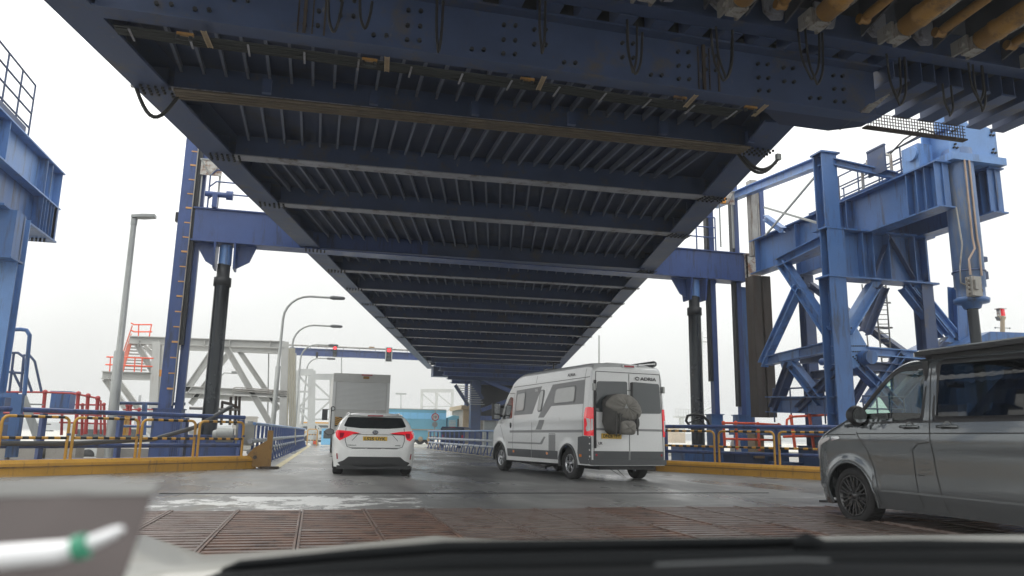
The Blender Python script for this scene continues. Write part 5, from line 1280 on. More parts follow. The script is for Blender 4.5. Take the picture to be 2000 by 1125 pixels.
for nm, mb_, m_ in parts: mb_.build(nm, M[m_], tv)
for sd3 in (-1, 1):
    for yy in (4.05, 1.05):
        wheel(tv, sd3*.935, yy, .338, .235, sd3, ('black', 10, .13, .022, 0), .245)
        c = MB(); c.tube([V((sd3*(hwT(yy+.41*math.cos(R(q)), .335+.41*math.sin(R(q)))-.005), yy+.41*math.cos(R(q)), .335+.41*math.sin(R(q)))) for q in range(-15,196,10)], .016, 6); c.build('arch_lip', M['greycar'], tv)
c = MB(); c.box((-.68,.2,.25), (.68,4.6,.62)); c.box((-.70,3.55,.6), (.70,4.35,.95)); c.box((-.7,.5,.6), (.7,1.6,.9)); c.build('underbody', M['black'], tv)
c = MB(); c.prism([(-.86,2.0,.98), (.86,2.0,.98), (.86,.2,.98), (-.86,.2,.98)], (0,0,.02)); c.box((-.8,1.5,.9), (.8,1.6,1.95)); c.build('interior_floor', M['seat'], tv)
for x in (-.45, .45):
    c = MB(); c.box((x-.24,2.35,.85), (x+.24,2.9,1.1)); c.prism([(x-.23,2.2,1.05), (x+.23,2.2,1.05), (x+.2,2.02,1.55), (x-.2,2.02,1.55)], (0,.13,0)); c.box((x-.12,2.02,1.56), (x+.12,2.12,1.76)); c.build('seat', M['seat'], tv)
c = MB(); c.prism([(-.83,3.3,1.0), (-.83,3.3,1.2), (-.83,3.5,1.26), (-.83,4.0,1.22), (-.83,4.0,1.0)], (1.66,0,0)); c.build('dashboard', M['plastic'], tv)
c = MB(); c.tube(arc((.42,3.2,1.22), .18, 0, 345, 23, (1,0,0), (0,.35,.94)), .016, 6, closed=True); c.bar((.25,3.2,1.22), (.59,3.2,1.22), .03, .04); c.build('steering_wheel', M['black'], tv)
c = MB(); c.box((-.86,2.78,1.24), (-.80,2.86,1.9)); c.box((.80,2.78,1.24), (.86,2.86,1.9)); c.build('inner_pillar', M['plastic'], tv)
# mirror
for sd3 in (-1,1):
    c = MB(); c.lathe((sd3*1.0,3.80,1.315), (0,1,0), [(-.06,.105),(.0,.125),(.06,.1),(.1,.05),(.11,.001)], 14); c.add([], []); c.bar((sd3*.86,3.84,1.24), (sd3*.98,3.81,1.25), .05, .05); c.prism([(sd3*.875,4.0,1.24), (sd3*.875,3.78,1.24), (sd3*.875,3.82,1.38)], (sd3*.02,0,0)); mo = c.build('door_mirror', M['greycar'] if 0 else M['plastic'], tv)
    c = MB(); c.cyl((sd3*1.0,3.735,1.315), (sd3*1.0,3.738,1.315), .098, .098, 14); c.build('mirror_glass', M['chrome'], mo)
# handles
for yy in (3.02, 2.5):
    for sd3 in (-1,1):
        x = sd3*(hwT(yy,1.17)+.0); c = MB(); c.tube([V((x,yy-.12,1.17)), V((x+sd3*.03,yy-.10,1.172)), V((x+sd3*.035,yy,1.175)), V((x+sd3*.03,yy+.10,1.172)), V((x,yy+.12,1.17))], [.014,.017,.018,.017,.014], 8); c.build('door_handle', M['greycar'], tv)
        c = MB(); c.lathe((x+sd3*.002,yy,1.168), (sd3,0,0), [(.0,.062),(.002,.06),(-.012,.03),(-.016,.001)], 18); c.build('handle_recess', M['decald'], tv)
# side skirt step and front lip
for sd3 in (-1,1):
    c = MB(); c.bar((sd3*.935,1.5,.44), (sd3*.935,3.6,.44), .03, .02); c.build('sill_strip', M['greycar'], tv)
c = MB(); c.prism([(-.8,4.6,.20), (.8,4.6,.20), (.78,4.9,.18), (.5,5.0,.18), (-.5,5.0,.18), (-.78,4.9,.18)], (0,0,.03)); c.build('front_lip', M['black'], tv)
# pop-up roof
c = MB()
def rr(y0, y1, w, z0, z1):
    c.prism([(-w,y0,z0), (w,y0,z0), (w,y1-.25,z0), (w*.82,y1,z0), (-w*.82,y1,z0), (-w,y1-.25,z0)], (0,0,z1-z0))
rr(.25, 3.02, .80, 1.92, 1.985); c.build('roof_canvas', M['canvas'], tv)
c = MB(); rr(.2, 3.16, .84, 1.985, 2.035); c.build('pop_up_roof', M['greycar'], tv)
for q in (-.855,.855): c = MB(); c.bar((q,.3,1.99), (q,2.95,1.99), .03, .05); c.build('awning_rail', M['black'], tv)
c = MB(); c.box((-.12,3.30,1.66), (.12,3.33,1.74)); c.build('rear_view_mirror', M['black'], tv)
TH = 0
tv.location = (7.50, 4.15, 0); tv.scale = (1.03,1.03,1.0); tv.rotation_euler.z = R(TH)

# ================================================================== LIGHT SILVER HIGH-ROOF CAMPER
cv = thing('camper_van', 'pale silver high-roof camper van with grey graphics seen from its rear left corner', 'van')
Ln = 5.95
ctop = smooth_fn([(0,2.52),(.12,2.60),(.4,2.63),(3.6,2.63),(3.95,2.60),(4.25,2.50),(4.55,2.25),(4.95,1.85),(5.2,1.50),(5.33,1.34),(5.6,1.18),(5.8,1.02),(5.9,.88),(5.95,.75)])
def hwC(y, z):
    t = 1.015
    if z > 1.45: t -= (z-1.45)*.085
    if z > 2.3: t -= (z-2.3)**2*.6
    if z < .55: t -= (.55-z)*.08
    t += .012*math.exp(-((z-1.36)/.05)**2)+.01*math.exp(-((z-2.28)/.035)**2)
    for wy in (1.02,5.06):
        d = math.hypot(y-wy, z-.35); t += .02*math.exp(-((d-.45)/.06)**2)
    if y > 4.7 and z > 1.3: t -= (y-4.7)*.14
    return t
CB = Body(Ln, ctop, smooth_fn([(0,.34),(.6,.34),(5.3,.3),(5.95,.28)]), hwC, smooth_fn([(0,.12),(3.9,.16),(4.6,.12),(5.95,.15)]), (1.02,5.06), .43, .35, .10, .5, .03, rearb=.015, frontb=.15)
cp = []
ant = lambda poly, ax='L', off=.004, rnd=0, h=.12: CB.patch(ax, poly, off, rnd, h)
for ax in 'LR':
    cp.append(('graphic_band', CB.patch(ax, [(4.10,2.17),(2.55,2.21),(3.0,1.52),(4.13,1.50)], .003, .0, .14, .004), 'decal'))
    cp.append(('graphic_band', CB.patch(ax, [(1.95,2.22),(.32,2.25),(.33,1.70),(1.95,1.69),(2.3,1.42),(2.62,1.42)], .003, .0, .14, .004), 'decal'))
    cp.append(('graphic_band', CB.patch(ax, [(2.25,1.36),(2.55,1.36),(2.78,1.12),(2.45,1.12)], .003, .0, .14, .004), 'decal'))
    cp.append(('graphic_band', CB.patch(ax, [(4.4,1.10),(.34,1.12),(.34,1.06),(4.4,1.04)], .003, .0, .2, .004), 'decal'))
    cp.append(('graphic_band', CB.patch(ax, [(4.5,.80),(2.5,.80),(2.3,.95),(2.2,.95),(2.4,.76),(4.5,.755)], .003, .0, .2, .004), 'decal'))
    for pl in ([(4.02,2.10),(3.48,2.12),(3.50,1.60),(4.04,1.58)], [(1.75,2.13),(.72,2.15),(.74,1.74),(1.82,1.72)], [(2.62,2.12),(2.36,2.12),(2.46,1.56),(2.70,1.56)]):
        cp.append(('window_frame', CB.patch(ax, pl, .012, .10, .1, .02), 'winframe')); cp.append(('window_pane', CB.patch(ax, inset(pl, .035), .02, .08, .1, .01), 'campglass'))
    cp.append(('cab_window', CB.patch(ax, [(4.28,1.98),(4.25,1.42),(5.0,1.40),(4.75,1.75),(4.5,2.02)], .004, .06, .1, .006), 'glass'))
    cp.append(('lower_cladding', CB.patch(ax, [(.02,.98),(.32,.98),(.55,.96),(.56,.6),(.48,.37),(.02,.37)], .006, .03, .12, .01), 'greyplastic'))
    cp.append(('lower_cladding', CB.patch(ax, [(1.55,.62),(3.0,.62),(3.0,.42),(1.55,.42)], .006, .02, .2, .01), 'greyplastic')); cp.append(('lower_cladding', CB.patch(ax, [(3.02,.62),(4.55,.62),(4.52,.42),(3.02,.42)], .006, .02, .2, .01), 'greyplastic'))
    cp.append(('service_hatch', CB.patch(ax, [(1.68,1.0),(2.0,1.0),(2.0,.62),(1.68,.62)], .004, .02, .2, .006), 'decal'))
    for yy in (.42, 2.1, 4.1): cp.append(('marker_lamp', CB.patch(ax, [(yy-.04,.52),(yy+.06,.52),(yy+.06,.58),(yy-.04,.58)], .012, .01, .1, .012), 'amber'))
g = MB()
for ax in 'LR':
    for pl in ([(4.2,2.10),(4.17,1.4),(4.2,.72),(4.12,.44)], [(5.0,2.0),(5.1,1.3),(4.75,.8)], [(4.2,2.1),(4.75,2.12)], [(.33,2.5),(.33,.98)], [(.1,2.30),(4.3,2.27)], [(1.68,1.02),(2.02,1.02),(2.02,.6),(1.68,.6),(1.68,1.02)], [(3.0,1.3),(3.0,.44)], [(2.9,2.5),(2.9,2.3)]): CB.line(ax, pl, .012, .003, g)
for pl in ([(.0,2.40),(.0,.36)], [(-.86,2.42),(.86,2.42)], [(-.86,2.42),(-.90,1.6),(-.92,.45)], [(.86,2.42),(.90,1.6),(.92,.45)], [(-.9,2.02),(.9,2.02)], [(-.92,.45),(.92,.45)]): CB.line('B', pl, .014, .004, g)
cp.append(('panel_gap', g, 'gap'))
for sx_ in (-1,1):
    cp.append(('rear_window', CB.patch('B', [(sx_*.05,2.05+.17),(sx_*.83,2.05+.15),(sx_*.88,1.52),(sx_*.05,1.50)], .010, .05, .12, .01), 'glass2'))
    cp.append(('rear_cladding', CB.patch('B', [(sx_*.02,.66),(sx_*.93,.66),(sx_*.93,.47),(sx_*.02,.47)], .008, .01, .2, .01), 'greyplastic'))
    cp.append(('rear_graphic', CB.patch('B', [(sx_*.02,1.16),(sx_*.9,1.16),(sx_*.9,1.11),(sx_*.02,1.11)], .004, .0, .2, .004), 'decal'))
cp.append(('rear_bumper', CB.patch('B', [(-.98,.47),(.98,.47),(.98,.36),(-.98,.36)], .05, .03, .2, .06), 'greyplastic'))
for sx_ in (-1,1):
    ax = 'L' if sx_ < 0 else 'R'
    cp.append(('tail_lamp', CB.patch(ax, [(.02,1.62),(.20,1.62),(.24,1.5),(.26,1.0),(.02,.98)], .014, .03, .07, .02), 'redlamp'))
    cp.append(('tail_lamp', CB.patch('B', [(sx_*.90,1.62),(sx_*.99,1.60),(sx_*1.0,1.0),(sx_*.92,.98)], .016, .02, .07, .02), 'redlamp'))
    cp.append(('reversing_lamp', CB.patch(ax, [(.03,1.36),(.12,1.38),(.10,1.22),(.16,1.16),(.12,1.08),(.03,1.1)], .02, .02, .07, .01), 'clearlamp'))
    cp.append(('reversing_lamp', CB.patch('B', [(sx_*.94,1.36),(sx_*.985,1.36),(sx_*.985,1.1),(sx_*.94,1.12)], .022, .01, .07, .01), 'clearlamp'))
    cp.append(('rear_reflector', CB.patch('B', [(sx_*.84,.60),(sx_*.88,.60),(sx_*.88,.55),(sx_*.84,.55)], .02, .01, .07, .01), 'refl'))
CB.cut(lambda p: False)
CB.mb.build('body', M['silver'], cv)
for nm, mb_, m_ in cp: mb_.build(nm, M[m_], cv)
for sd3 in (-1,1):
    for yy in (1.02, 5.06):
        wheel(cv, sd3*.985, yy, .355, .23, sd3, ('silver', 5, .17, .035, 0), .21)
        c = MB(); c.tube([V((sd3*(hwC(yy+.435*math.cos(R(q)), .35+.435*math.sin(R(q)))-.0), yy+.435*math.cos(R(q)), .35+.435*math.sin(R(q)))) for q in range(-10,191,10)], .03, 6); c.build('arch_trim', M['greyplastic'], cv)
c = MB(); c.box((-.72,.1,.25), (.72,5.5,.66)); c.box((-.75,.4,.6), (.75,1.6,1.0)); c.box((-.75,4.5,.6), (.75,5.5,1.0)); c.build('underbody', M['black'], cv)
c = MB(); c.tube([(-.9,4.2,.3), (-.8,3.0,.24), (-.9,2.6,.2), (-.7,2.2,.28)], .03, 6); c.bar((-.9,2.4,.2), (-.85,3.4,.26), .05, .06); c.build('underfloor_bracket', M['black'], cv)
for z in (2.1,):
    pass
# window frame pillars, hinges, gas strut bars
for q in ((-.93,.72,2.22),(.04,1.55,2.2)): c = MB(); c.box((q[0],-.05,q[1]), (q[0]+.05,-.012,q[2])); c.build('carrier_rail', M['black'], cv)
for q in (-.955,.90): c = MB(); c.box((q,-.06,1.99), (q+.055,.0,2.14)); c.build('hinge', M['galv'], cv)
c = MB(); c.lathe((.20,-.02,1.30), (0,-1,0), [(0,.10),(.02,.09),(.01,.05),(.03,.001)], 16); h_ = c.build('door_handle', M['black'], cv); 
for v in h_.data.vertices: v.co.z = 1.30+(v.co.z-1.30)*1.5; v.co.x = .20+(v.co.x-.20)*.65
c = MB(); c.lathe((-.99,4.35,1.25), (-1,0,0), [(0,.07),(.03,.06),(.035,.001)], 12); h_ = c.build('door_handle', M['black'], cv)
for v in h_.data.vertices: v.co.z = 1.25+(v.co.z-1.25)*1.5
# third brake light, awning, spoiler lip
c = MB(); c.box((-.16,-.03,2.53), (.16,.08,2.60)); c.build('brake_light_housing', M['silver'], cv)
c = MB(); c.box((-.13,-.045,2.545), (.13,-.03,2.59)); c.build('brake_light', M['refl'], cv)
c = MB(); c.lathe((.80,.1,2.68), (0,1,0), [(0,.001),(.0,.06),(.03,.07),(3.6,.07),(3.62,.001)], 12); c.build('awning', M['greyplastic'], cv)
c = MB(); c.bar((.3,.05,2.62), (.8,.12,2.68), .06, .03); c.build('awning_bracket', M['silver'], cv)
c = MB(); c.box((-.5,2.9,2.66), (-.1,3.4,2.72)); c.tube([(-.3,3.2,2.68), (-.3,3.2,2.9)], .02, 6); c.tube([(-.5,3.2,2.9), (-.1,3.2,2.9)], .02, 6); c.tube([(-.45,3.15,2.9), (-.45,3.3,2.86)], .02, 6); c.build('roof_aerial', M['black'], cv)
c = MB(); c.box((-.2,.6,2.64), (.3,1.1,2.70)); c.build('roof_vent', M['white'], cv)
for sd3 in (-1,1):
    c = MB(); c.prism([(sd3*1.04,5.0,1.40), (sd3*1.26,4.98,1.40), (sd3*1.28,4.98,1.85), (sd3*1.08,5.0,1.85)], (0,.13,0)); c.bar((sd3*.92,5.05,1.5), (sd3*1.06,5.03,1.5), .05, .06); c.bar((sd3*.92,5.05,1.75), (sd3*1.06,5.03,1.75), .05, .06); mo = c.build('door_mirror', M['black'], cv)
    c = MB(); c.box((sd3*1.075,4.965,1.56), (sd3*1.25,4.978,1.83)); c.box((sd3*1.075,4.965,1.42), (sd3*1.25,4.978,1.53)); c.build('mirror_glass', M['chrome'], mo)
# lettering
def on(B, ax, txt, a, b, h, m, root, width=None, off=.014, name='lettering'):
    p, n = B.hit(ax, a, b)
    ex = {'B': (1,0,0), 'L': (0,-1,0)}[ax]; ey = (0,0,1)
    D = {'B': V((0,-1,0)), 'L': V((-1,0,0))}[ax]
    mb_ = text_mb(txt, p+D*off, ex, ey, h, width); return mb_.build(name, M[m], root)
on(CB, 'B', 'ADRIA', .52, 2.30, .075, 'ink', cv, .44); 
c = MB(); c.tube(arc((.22,-.035,2.30), .035, 0, 330, 12, (1.3,0,0), (0,0,1)), .009, 6); c.build('logo', M['ink'], cv)
on(CB, 'L', 'ADRIA', 1.0, 2.40, .07, 'ink', cv, .38)
on(CB, 'L', 'GG', 2.83, 2.12, .07, 'platew', cv, .16)
# bag on the rear door
bg_ = thing('bicycle_bag', 'grey fabric bag with a round flap hung on the camper van rear door', 'bag')
c = MB(); prof = []
def blob(pts2, y0, y1, m, nm, puff=.05):
    # rounded cushion from an outline in x,z
    o = rounded(pts2, .12, 4); cx = sum(p[0] for p in o)/len(o); cz = sum(p[1] for p in o)/len(o); n = len(o); mb_ = MB(); vs = []
    for k, (s_, y) in enumerate(((1,y0),(1.0,y0-.04),(.97,y1+.03),(.85,y1),(.5,y1-puff),(.0,y1-puff*1.2))):
        for i, p in enumerate(o): vs.append((cx+(p[0]-cx)*s_, y+.012*math.sin(i*1.7+k)+.01*math.sin(i*.6), cz+(p[1]-cz)*s_))
    fs = [(k*n+i, k*n+(i+1) % n, (k+1)*n+(i+1) % n, (k+1)*n+i) for k in range(5) for i in range(n)]
    mb_.add(vs, fs, 0, True); return mb_.build(nm, M[m], bg_)
blob([(-.70,1.60),(-.74,1.75),(-.62,1.88),(-.30,1.95),(-.05,1.85),(.08,1.65),(.10,1.45),(.02,1.32),(-.05,1.05),(-.62,1.02),(-.72,1.25)], -.03, -.26, 'bagd', 'bag_body')
blob([(-.80,1.66),(-.62,1.86),(-.42,1.93),(-.12,1.90),(.10,1.72),(.17,1.55),(.10,1.40),(-.08,1.34),(-.38,1.38),(-.55,1.52)], -.24, -.33, 'bag', 'flap', .03)
blob([(-.42,1.34),(-.02,1.34),(.0,1.02),(-.44,1.03)], -.24, -.34, 'bag', 'front_pocket', .03)
for x in (-.56,-.46,.0): c = MB(); c.box((x,-.345,1.02), (x+.03,-.325,1.5)); c.build('strap', M['bagd'], bg_)
c = MB(); c.prism([(-.36,-.385,1.60), (-.26,-.385,1.60), (-.31,-.385,1.70)], (0,-.004,0)); c.build('logo', M['galv'], bg_)
ptx = MB(); ptx.box((-.74,-.035,.93), (-.22,-.022,1.045)); pl_ = ptx.build('number_plate', M['plate'], cv)
text_mb('DN26 TFY', (-.48,-.0375,.988), (1,0,0), (0,0,1), .075, .44).build('lettering', M['ink'], pl_)
p, n = CB.hit('B', -.83, .83); c = MB(); c.add([V((-.78+.09*math.cos(R(q*15)), -.045, .83+.065*math.sin(R(q*15)))) for q in range(24)], [tuple(range(24))]); uk = c.build('country_sticker', M['platew'], cv)
text_mb('UK', (-.78,-.049,.83), (1,0,0), (0,0,1), .06).build('lettering', M['ink'], uk)
def place(o, P, deg, sc): o.location = P; o.rotation_euler.z = R(-deg); o.scale = (sc,)*3
CD = -9.5; ca = R(CD); cf = V((math.sin(ca), math.cos(ca), 0)); crt = V((math.cos(ca), -math.sin(ca), 0)); CS = 1.035
cpos = V((5.98,17.6,0))+crt*(.985*CS)-cf*(1.02*CS)
place(cv, cpos, CD, CS); place(bg_, cpos, CD, CS)

# ================================================================== WHITE ESTATE CAR
ec = thing('estate_car', 'white estate car seen from behind in the left lane', 'car')
Ln = 4.6
etop = smooth_fn([(0,.60),(.05,.72),(.12,.86),(.17,1.0),(.22,1.08),(.32,1.20),(.48,1.36),(.62,1.405),(1.2,1.43),(2.2,1.44),(2.9,1.40),(3.3,1.24),(3.65,1.05),(4.0,.97),(4.4,.85),(4.55,.74),(4.6,.6)])
def hwE(y, z):
    t = .885
    if z > .92: t -= (z-.92)*.42 + max(0,z-1.2)*.35
    if z < .5: t -= (.5-z)*.12
    t += .02*math.exp(-((z-.86)/.09)**2)
    for wy in (.72,3.42):
        d = math.hypot(y-wy, z-.32); t += .015*math.exp(-((d-.42)/.06)**2)
    return t
EB = Body(Ln, etop, smooth_fn([(0,.19),(.3,.19),(4.2,.2),(4.6,.22)]), hwE, smooth_fn([(0,.05),(.2,.06),(.5,.10),(2.9,.12),(3.6,.1),(4.6,.1)]), (.72,3.42), .37, .32, .32, .6, .03, rearb=.05, frontb=.1)
ep = []
ep.append(('rear_window', EB.patch('B', [(-.60,1.36),(.60,1.36),(.69,1.14),(.62,1.12),(.3,1.09),(-.3,1.09),(-.62,1.12),(-.69,1.14)], .006, .04, .07, .006), 'glass'))
ep.append(('spoiler', EB.patch('B', [(-.60,1.435),(.60,1.435),(.62,1.375),(-.62,1.375)], .05, .02, .1, .05), 'whitecar'))
for s_ in (-1,1):
    ep.append(('tail_lamp', EB.patch('B', [(s_*.33,.978),(s_*.55,1.02),(s_*.83,1.04),(s_*.86,.98),(s_*.84,.88),(s_*.77,.80),(s_*.70,.83),(s_*.655,.955),(s_*.45,.962)], .012, .015, .05, .015), 'redlamp'))
    ep.append(('lamp_trim', EB.patch('B', [(s_*.30,.975),(s_*.64,.955),(s_*.655,.925),(s_*.60,.94),(s_*.42,.945)], .008, .0, .05, .012), 'black'))
    ep.append(('reversing_lamp', EB.patch('B', [(s_*.67,.975),(s_*.77,.975),(s_*.765,.86),(s_*.70,.86)], .018, .01, .05, .01), 'refl'))
    ep.append(('rear_reflector', EB.patch('B', [(s_*.79,.50),(s_*.815,.50),(s_*.80,.37),(s_*.775,.37)], .012, .005, .05, .012), 'refl'))
ep.append(('diffuser', EB.patch('B', [(-.70,.20),(-.78,.29),(-.66,.34),(-.56,.43),(.56,.43),(.66,.34),(.78,.29),(.70,.20)], .014, .02, .1, .03), 'plastic'))
ep.append(('plate_recess', EB.patch('B', [(-.38,.94),(.38,.94),(.42,.83),(.5,.78),(-.5,.78),(-.42,.83)], .002, .02, .1, .003), 'whitecar'))
g = MB()
for pl in ([(-.64,1.10),(-.645,.96),(-.645,.80),(-.60,.66),(-.52,.635),(.52,.635),(.60,.66),(.645,.80),(.645,.96),(.64,1.10)],): EB.line('B', pl, .012, .004, g)
for pl in ([(-.50,.62),(.50,.62)], [(-.38,.945),(.38,.945)], [(-.38,.945),(-.50,.80)], [(.38,.945),(.50,.80)]): EB.line('B', pl, .010, .004, g)
for ax in 'LR':
    for pl in ([(1.35,1.0),(1.25,.6),(1.3,.3)], [(2.35,1.35),(2.35,.3)], [(3.0,.95),(3.05,.3)]): EB.line(ax, pl, .01, .003, g)
    ep.append(('side_window', EB.patch(ax, [(.62,1.02),(3.1,.98),(3.0,1.08),(2.55,1.32),(1.0,1.33),(.75,1.22)], .004, .05, .12, .006), 'glass'))
ep.append(('panel_gap', g, 'gap'))
for s_ in (-1,1): ep.append(('bumper_crease', EB.line('B', [(s_*.72,.36),(s_*.76,.48),(s_*.74,.60),(s_*.66,.66)], .02, .01), 'whitecar'))
EB.mb.build('body', M['whitecar'], ec)
for nm, mb_, m_ in ep: mb_.build(nm, M[m_], ec)
for sd3 in (-1,1):
    for yy in (.72,3.42): wheel(ec, sd3*.875, yy, .325, .225, sd3, ('silver', 5, .2, .04, 0), .22)
    c = MB(); c.lathe((sd3*.99,2.9,1.0), (0,1,0), [(-.05,.07),(.0,.09),(.06,.07),(.09,.001)], 12); c.bar((sd3*.84,2.9,.96), (sd3*.96,2.9,.97), .04, .04); mo = c.build('door_mirror', M['black'], ec)
    for v in mo.data.vertices:
        if abs(v.co.x) > .9: v.co.x = sd3*.99+(v.co.x-sd3*.99)*1.35
    c = MB(); c.add([V((sd3*.99+.105*math.cos(R(q*20)), 2.845, 1.0+.07*math.sin(R(q*20)))) for q in range(18)], [tuple(range(18))]); c.build('mirror_glass', M['winframe'], mo)
    c = MB(); c.tube([(sd3*.56,.75,1.40), (sd3*.575,.85,1.47), (sd3*.60,2.3,1.48), (sd3*.58,2.5,1.42)], .018, 8); c.build('roof_rail', M['whitecar'], ec)
c = MB(); c.box((-.65,.12,.16), (.65,4.2,.5)); c.build('underbody', M['black'], ec)
c = MB(); c.tube([(-.5,.02,.235), (-.2,-.0,.245), (.2,-.0,.235), (.5,.02,.24)], .008, 6); c.build('exhaust_trim', M['chrome'], ec)
c = MB(); c.prism([(-.80,-.045,.15), (.80,-.045,.15), (.80,-.02,.225), (-.80,-.02,.225)], (0,.3,0)); c.build('rear_valance', M['plastic'], ec)
c = MB(); c.box((.2,.1,.13), (.55,.5,.24)); c.build('exhaust_silencer', M['dark'], ec)
c = MB(); c.prism([(0,.72,1.46), (0,.95,1.46), (0,.74,1.53)], (.012,0,0)); c.prism([(-.03,.70,1.455), (.04,.70,1.455), (.03,.98,1.455), (-.02,.98,1.455)], (0,0,.015)); c.build('shark_fin_aerial', M['whitecar'], ec)
p, n = EB.hit('B', .0, 1.34); c = MB(); c.box((-.17,.36,1.385), (.17,.42,1.415)); c.build('brake_light', M['refl'], ec)
p, n = EB.hit('B', .0, .86); yp = p.y-.028; EPY = p.y
c = MB(); c.box((-.265,yp,.79), (.265,yp+.012,.90)); pl_ = c.build('number_plate', M['plate'], ec)
text_mb('LS25 UYK', (0,yp-.002,.846), (1,0,0), (0,0,1), .078, .46).build('lettering', M['ink'], pl_)
c = MB(); c.box((-.2,yp,.775), (.2,yp+.02,.789)); c.build('plate_lip', M['gap'], ec)
p, n = EB.hit('B', .0, 1.0); c = MB(); c.lathe(p+V((0,-.02,0)), (0,-1,0), [(0,.065),(.008,.06),(.010,.001)], 20); bd_ = c.build('badge', M['badge'], ec)
for v in bd_.data.vertices: v.co.z = p.z+(v.co.z-p.z)*.78
c = MB()
for (a_, b_, dz) in ((.055,.038,0), (.02,.034,0), (.036,.016,.014)): c.tube([V((p.x+a_*math.cos(R(q*20)), p.y-.032, p.z+dz+b_*math.sin(R(q*20)))) for q in range(18)], .0035, 4, closed=True)
c.build('badge_rings', M['chrome'], bd_)
on(EB, 'B', 'COROLLA', -.50, .695, .028, 'gap', ec, .19); on(EB, 'B', 'HYBRID', .50, .695, .026, 'gap', ec, .12)
place(ec, V((.62+.83,19.55-.72,0)), 1.0, 1.02); ec.scale = (1.10,1.02,1.015)

# ================================================================== BOX LORRY
bt = thing('box_lorry', 'grey box lorry with a silver roller shutter directly ahead of the white car', 'lorry', (0.55,32,0))
x0, x1, Yb = .66, 2.94, 32.0; c = MB()
c.box((x0,Yb,1.0), (x1,Yb+6.4,3.38)); c.build('box_body', M['boxgrey'], bt)
c = MB(); c.box((x0-.02,Yb-.05,3.05), (x1+.02,Yb-.005,3.40)); c.build('header_panel', M['boxgrey'], bt)
for q in (x0-.02, x1-.10): c = MB(); c.box((q,Yb-.05,1.0), (q+.12,Yb-.005,3.05)); c.build('corner_post', M['shutter'], bt)
sl0 = None
for i in range(22):
    z = 1.93+i*.051
    if sl0 is None: c = MB(); c.prism([(x0+.12,Yb-.022,z), (x0+.12,Yb-.034,z+.012), (x0+.12,Yb-.034,z+.038), (x0+.12,Yb-.022,z+.048)], (x1-x0-.24,0,0)); sl0 = c.build('shutter_slat', M['shutter'], bt); z0_ = z
    else: o = sl0.copy(); COL.objects.link(o); o.parent = bt; o.location = (0,0,z-z0_)
c = MB(); c.box((x0+.11,Yb-.035,1.02), (x1-.11,Yb-.007,1.93)); c.build('tail_lift', M['boxgrey'], bt)
c = MB(); c.box((x0+1.1,Yb-.08,3.33), (x0+1.55,Yb-.052,3.385)); c.build('marker_lamp', M['refl'], bt)
c = MB(); c.box((x0+1.18,Yb-.07,3.2), (x0+1.42,Yb-.052,3.30)); c.build('warning_label', M['yellowd'], bt)
for xa in (x0+.14, x1-.42):
    for i in range(5): c = MB(); z = 1.32+i*.07; c.prism([(xa,Yb-.06,z), (xa+.28,Yb-.06,z-.08), (xa+.28,Yb-.06,z-.045), (xa,Yb-.06,z+.035)], (0,.01,0)); c.build('stripe', M['yellow'], bt)
    c = MB(); c.box((xa,Yb-.049,1.24), (xa+.28,Yb-.037,1.62)); c.build('marker_board', M['black'], bt)
c = MB(); c.box((x0+.2,Yb+.1,.55), (x1-.2,Yb+8.2,1.0)); c.box((x0+.05,Yb+.0,.5), (x1-.05,Yb+.15,.62)); c.build('chassis', M['black'], bt)
for s_ in (0,1):
    xx = x0+.16 if s_ == 0 else x1-.16
    for yy in (1.6, 7.2):
        c = MB(); c.lathe((xx,Yb+yy,.48), (-1 if s_ == 0 else 1,0,0), [(-.5,.2),(-.5,.48),(0,.48),(.0,.3),(-.08,.26),(-.08,.001)], 24); c.build('wheel', M['rubber'], bt)
    c = MB(); c.box((xx-.02 if s_ == 0 else xx-.06,Yb+.06,.35), (xx+.06 if s_ == 0 else xx+.02,Yb+.1,.95)); c.build('mudflap', M['black'], bt)
c = MB(); c.box((x0+.2,Yb+6.6,.8), (x1-.2,Yb+8.5,2.7)); c.build('cab', M['white'], bt)
c = MB(); c.box((x0-.32,Yb+7.8,1.6), (x0-.05,Yb+7.95,2.15)); c.bar((x0-.2,Yb+7.9,2.1), (x0+.2,Yb+7.9,2.2), .04, .04); c.build('cab_mirror', M['black'], bt)
c = MB(); c.tube([(x0-.03,Yb-.05,2.0), (x0-.03,Yb-.05,1.0)], .02, 6); c.tube(arc((x0+.03,Yb-.06,1.95), .08, 0, 360, 14, (1,0,0), (0,0,1)), .015, 6); c.build('grab_handle', M['black'], bt)

# ================================================================== BLUE LORRY
bl_ = thing('box_lorry', 'light blue lorry with a bright blue band crossing beyond the box lorry', 'lorry', (8,76,0))
Yb = 74.0; a, b, e = qy(670,794,Yb), qy(806,796,Yb), qy(872,799,Yb)
xl, xr, zt, zb = a.x, e.x, a.z-.05, 1.35
c = MB(); c.box((xl,Yb,zb), (xr,Yb+2.5,zt)); c.build('trailer_body', M['bluetruck'], bl_)
c = MB(); c.box((xl+3.6,Yb-.02,zt-.95), (xr,Yb-.004,zt-.35)); c.build('bright_band', M['bluetruck2'], bl_)
c = MB(); c.box((xl,Yb-.03,zt-.06), (xr,Yb-.004,zt+.02)); c.build('top_rail', M['grey'], bl_)
c = MB(); c.box((xl,Yb-.035,zb), (xr,Yb-.004,zb+.09)); c.build('side_rail', M['tan'], bl_)
for i in range(14): c = MB(); x = xl+(xr-xl)*i/14; c.box((x,Yb-.03,zb), (x+.03,Yb-.004,zt)); c.build('panel_joint', M['bluetruck'], bl_)
c = MB(); q = qy(757,800,Yb); c.box((q.x,Yb-.04,.6), (q.x+.12,Yb-.005,zt)); c.build('rear_frame', M['conc'], bl_)
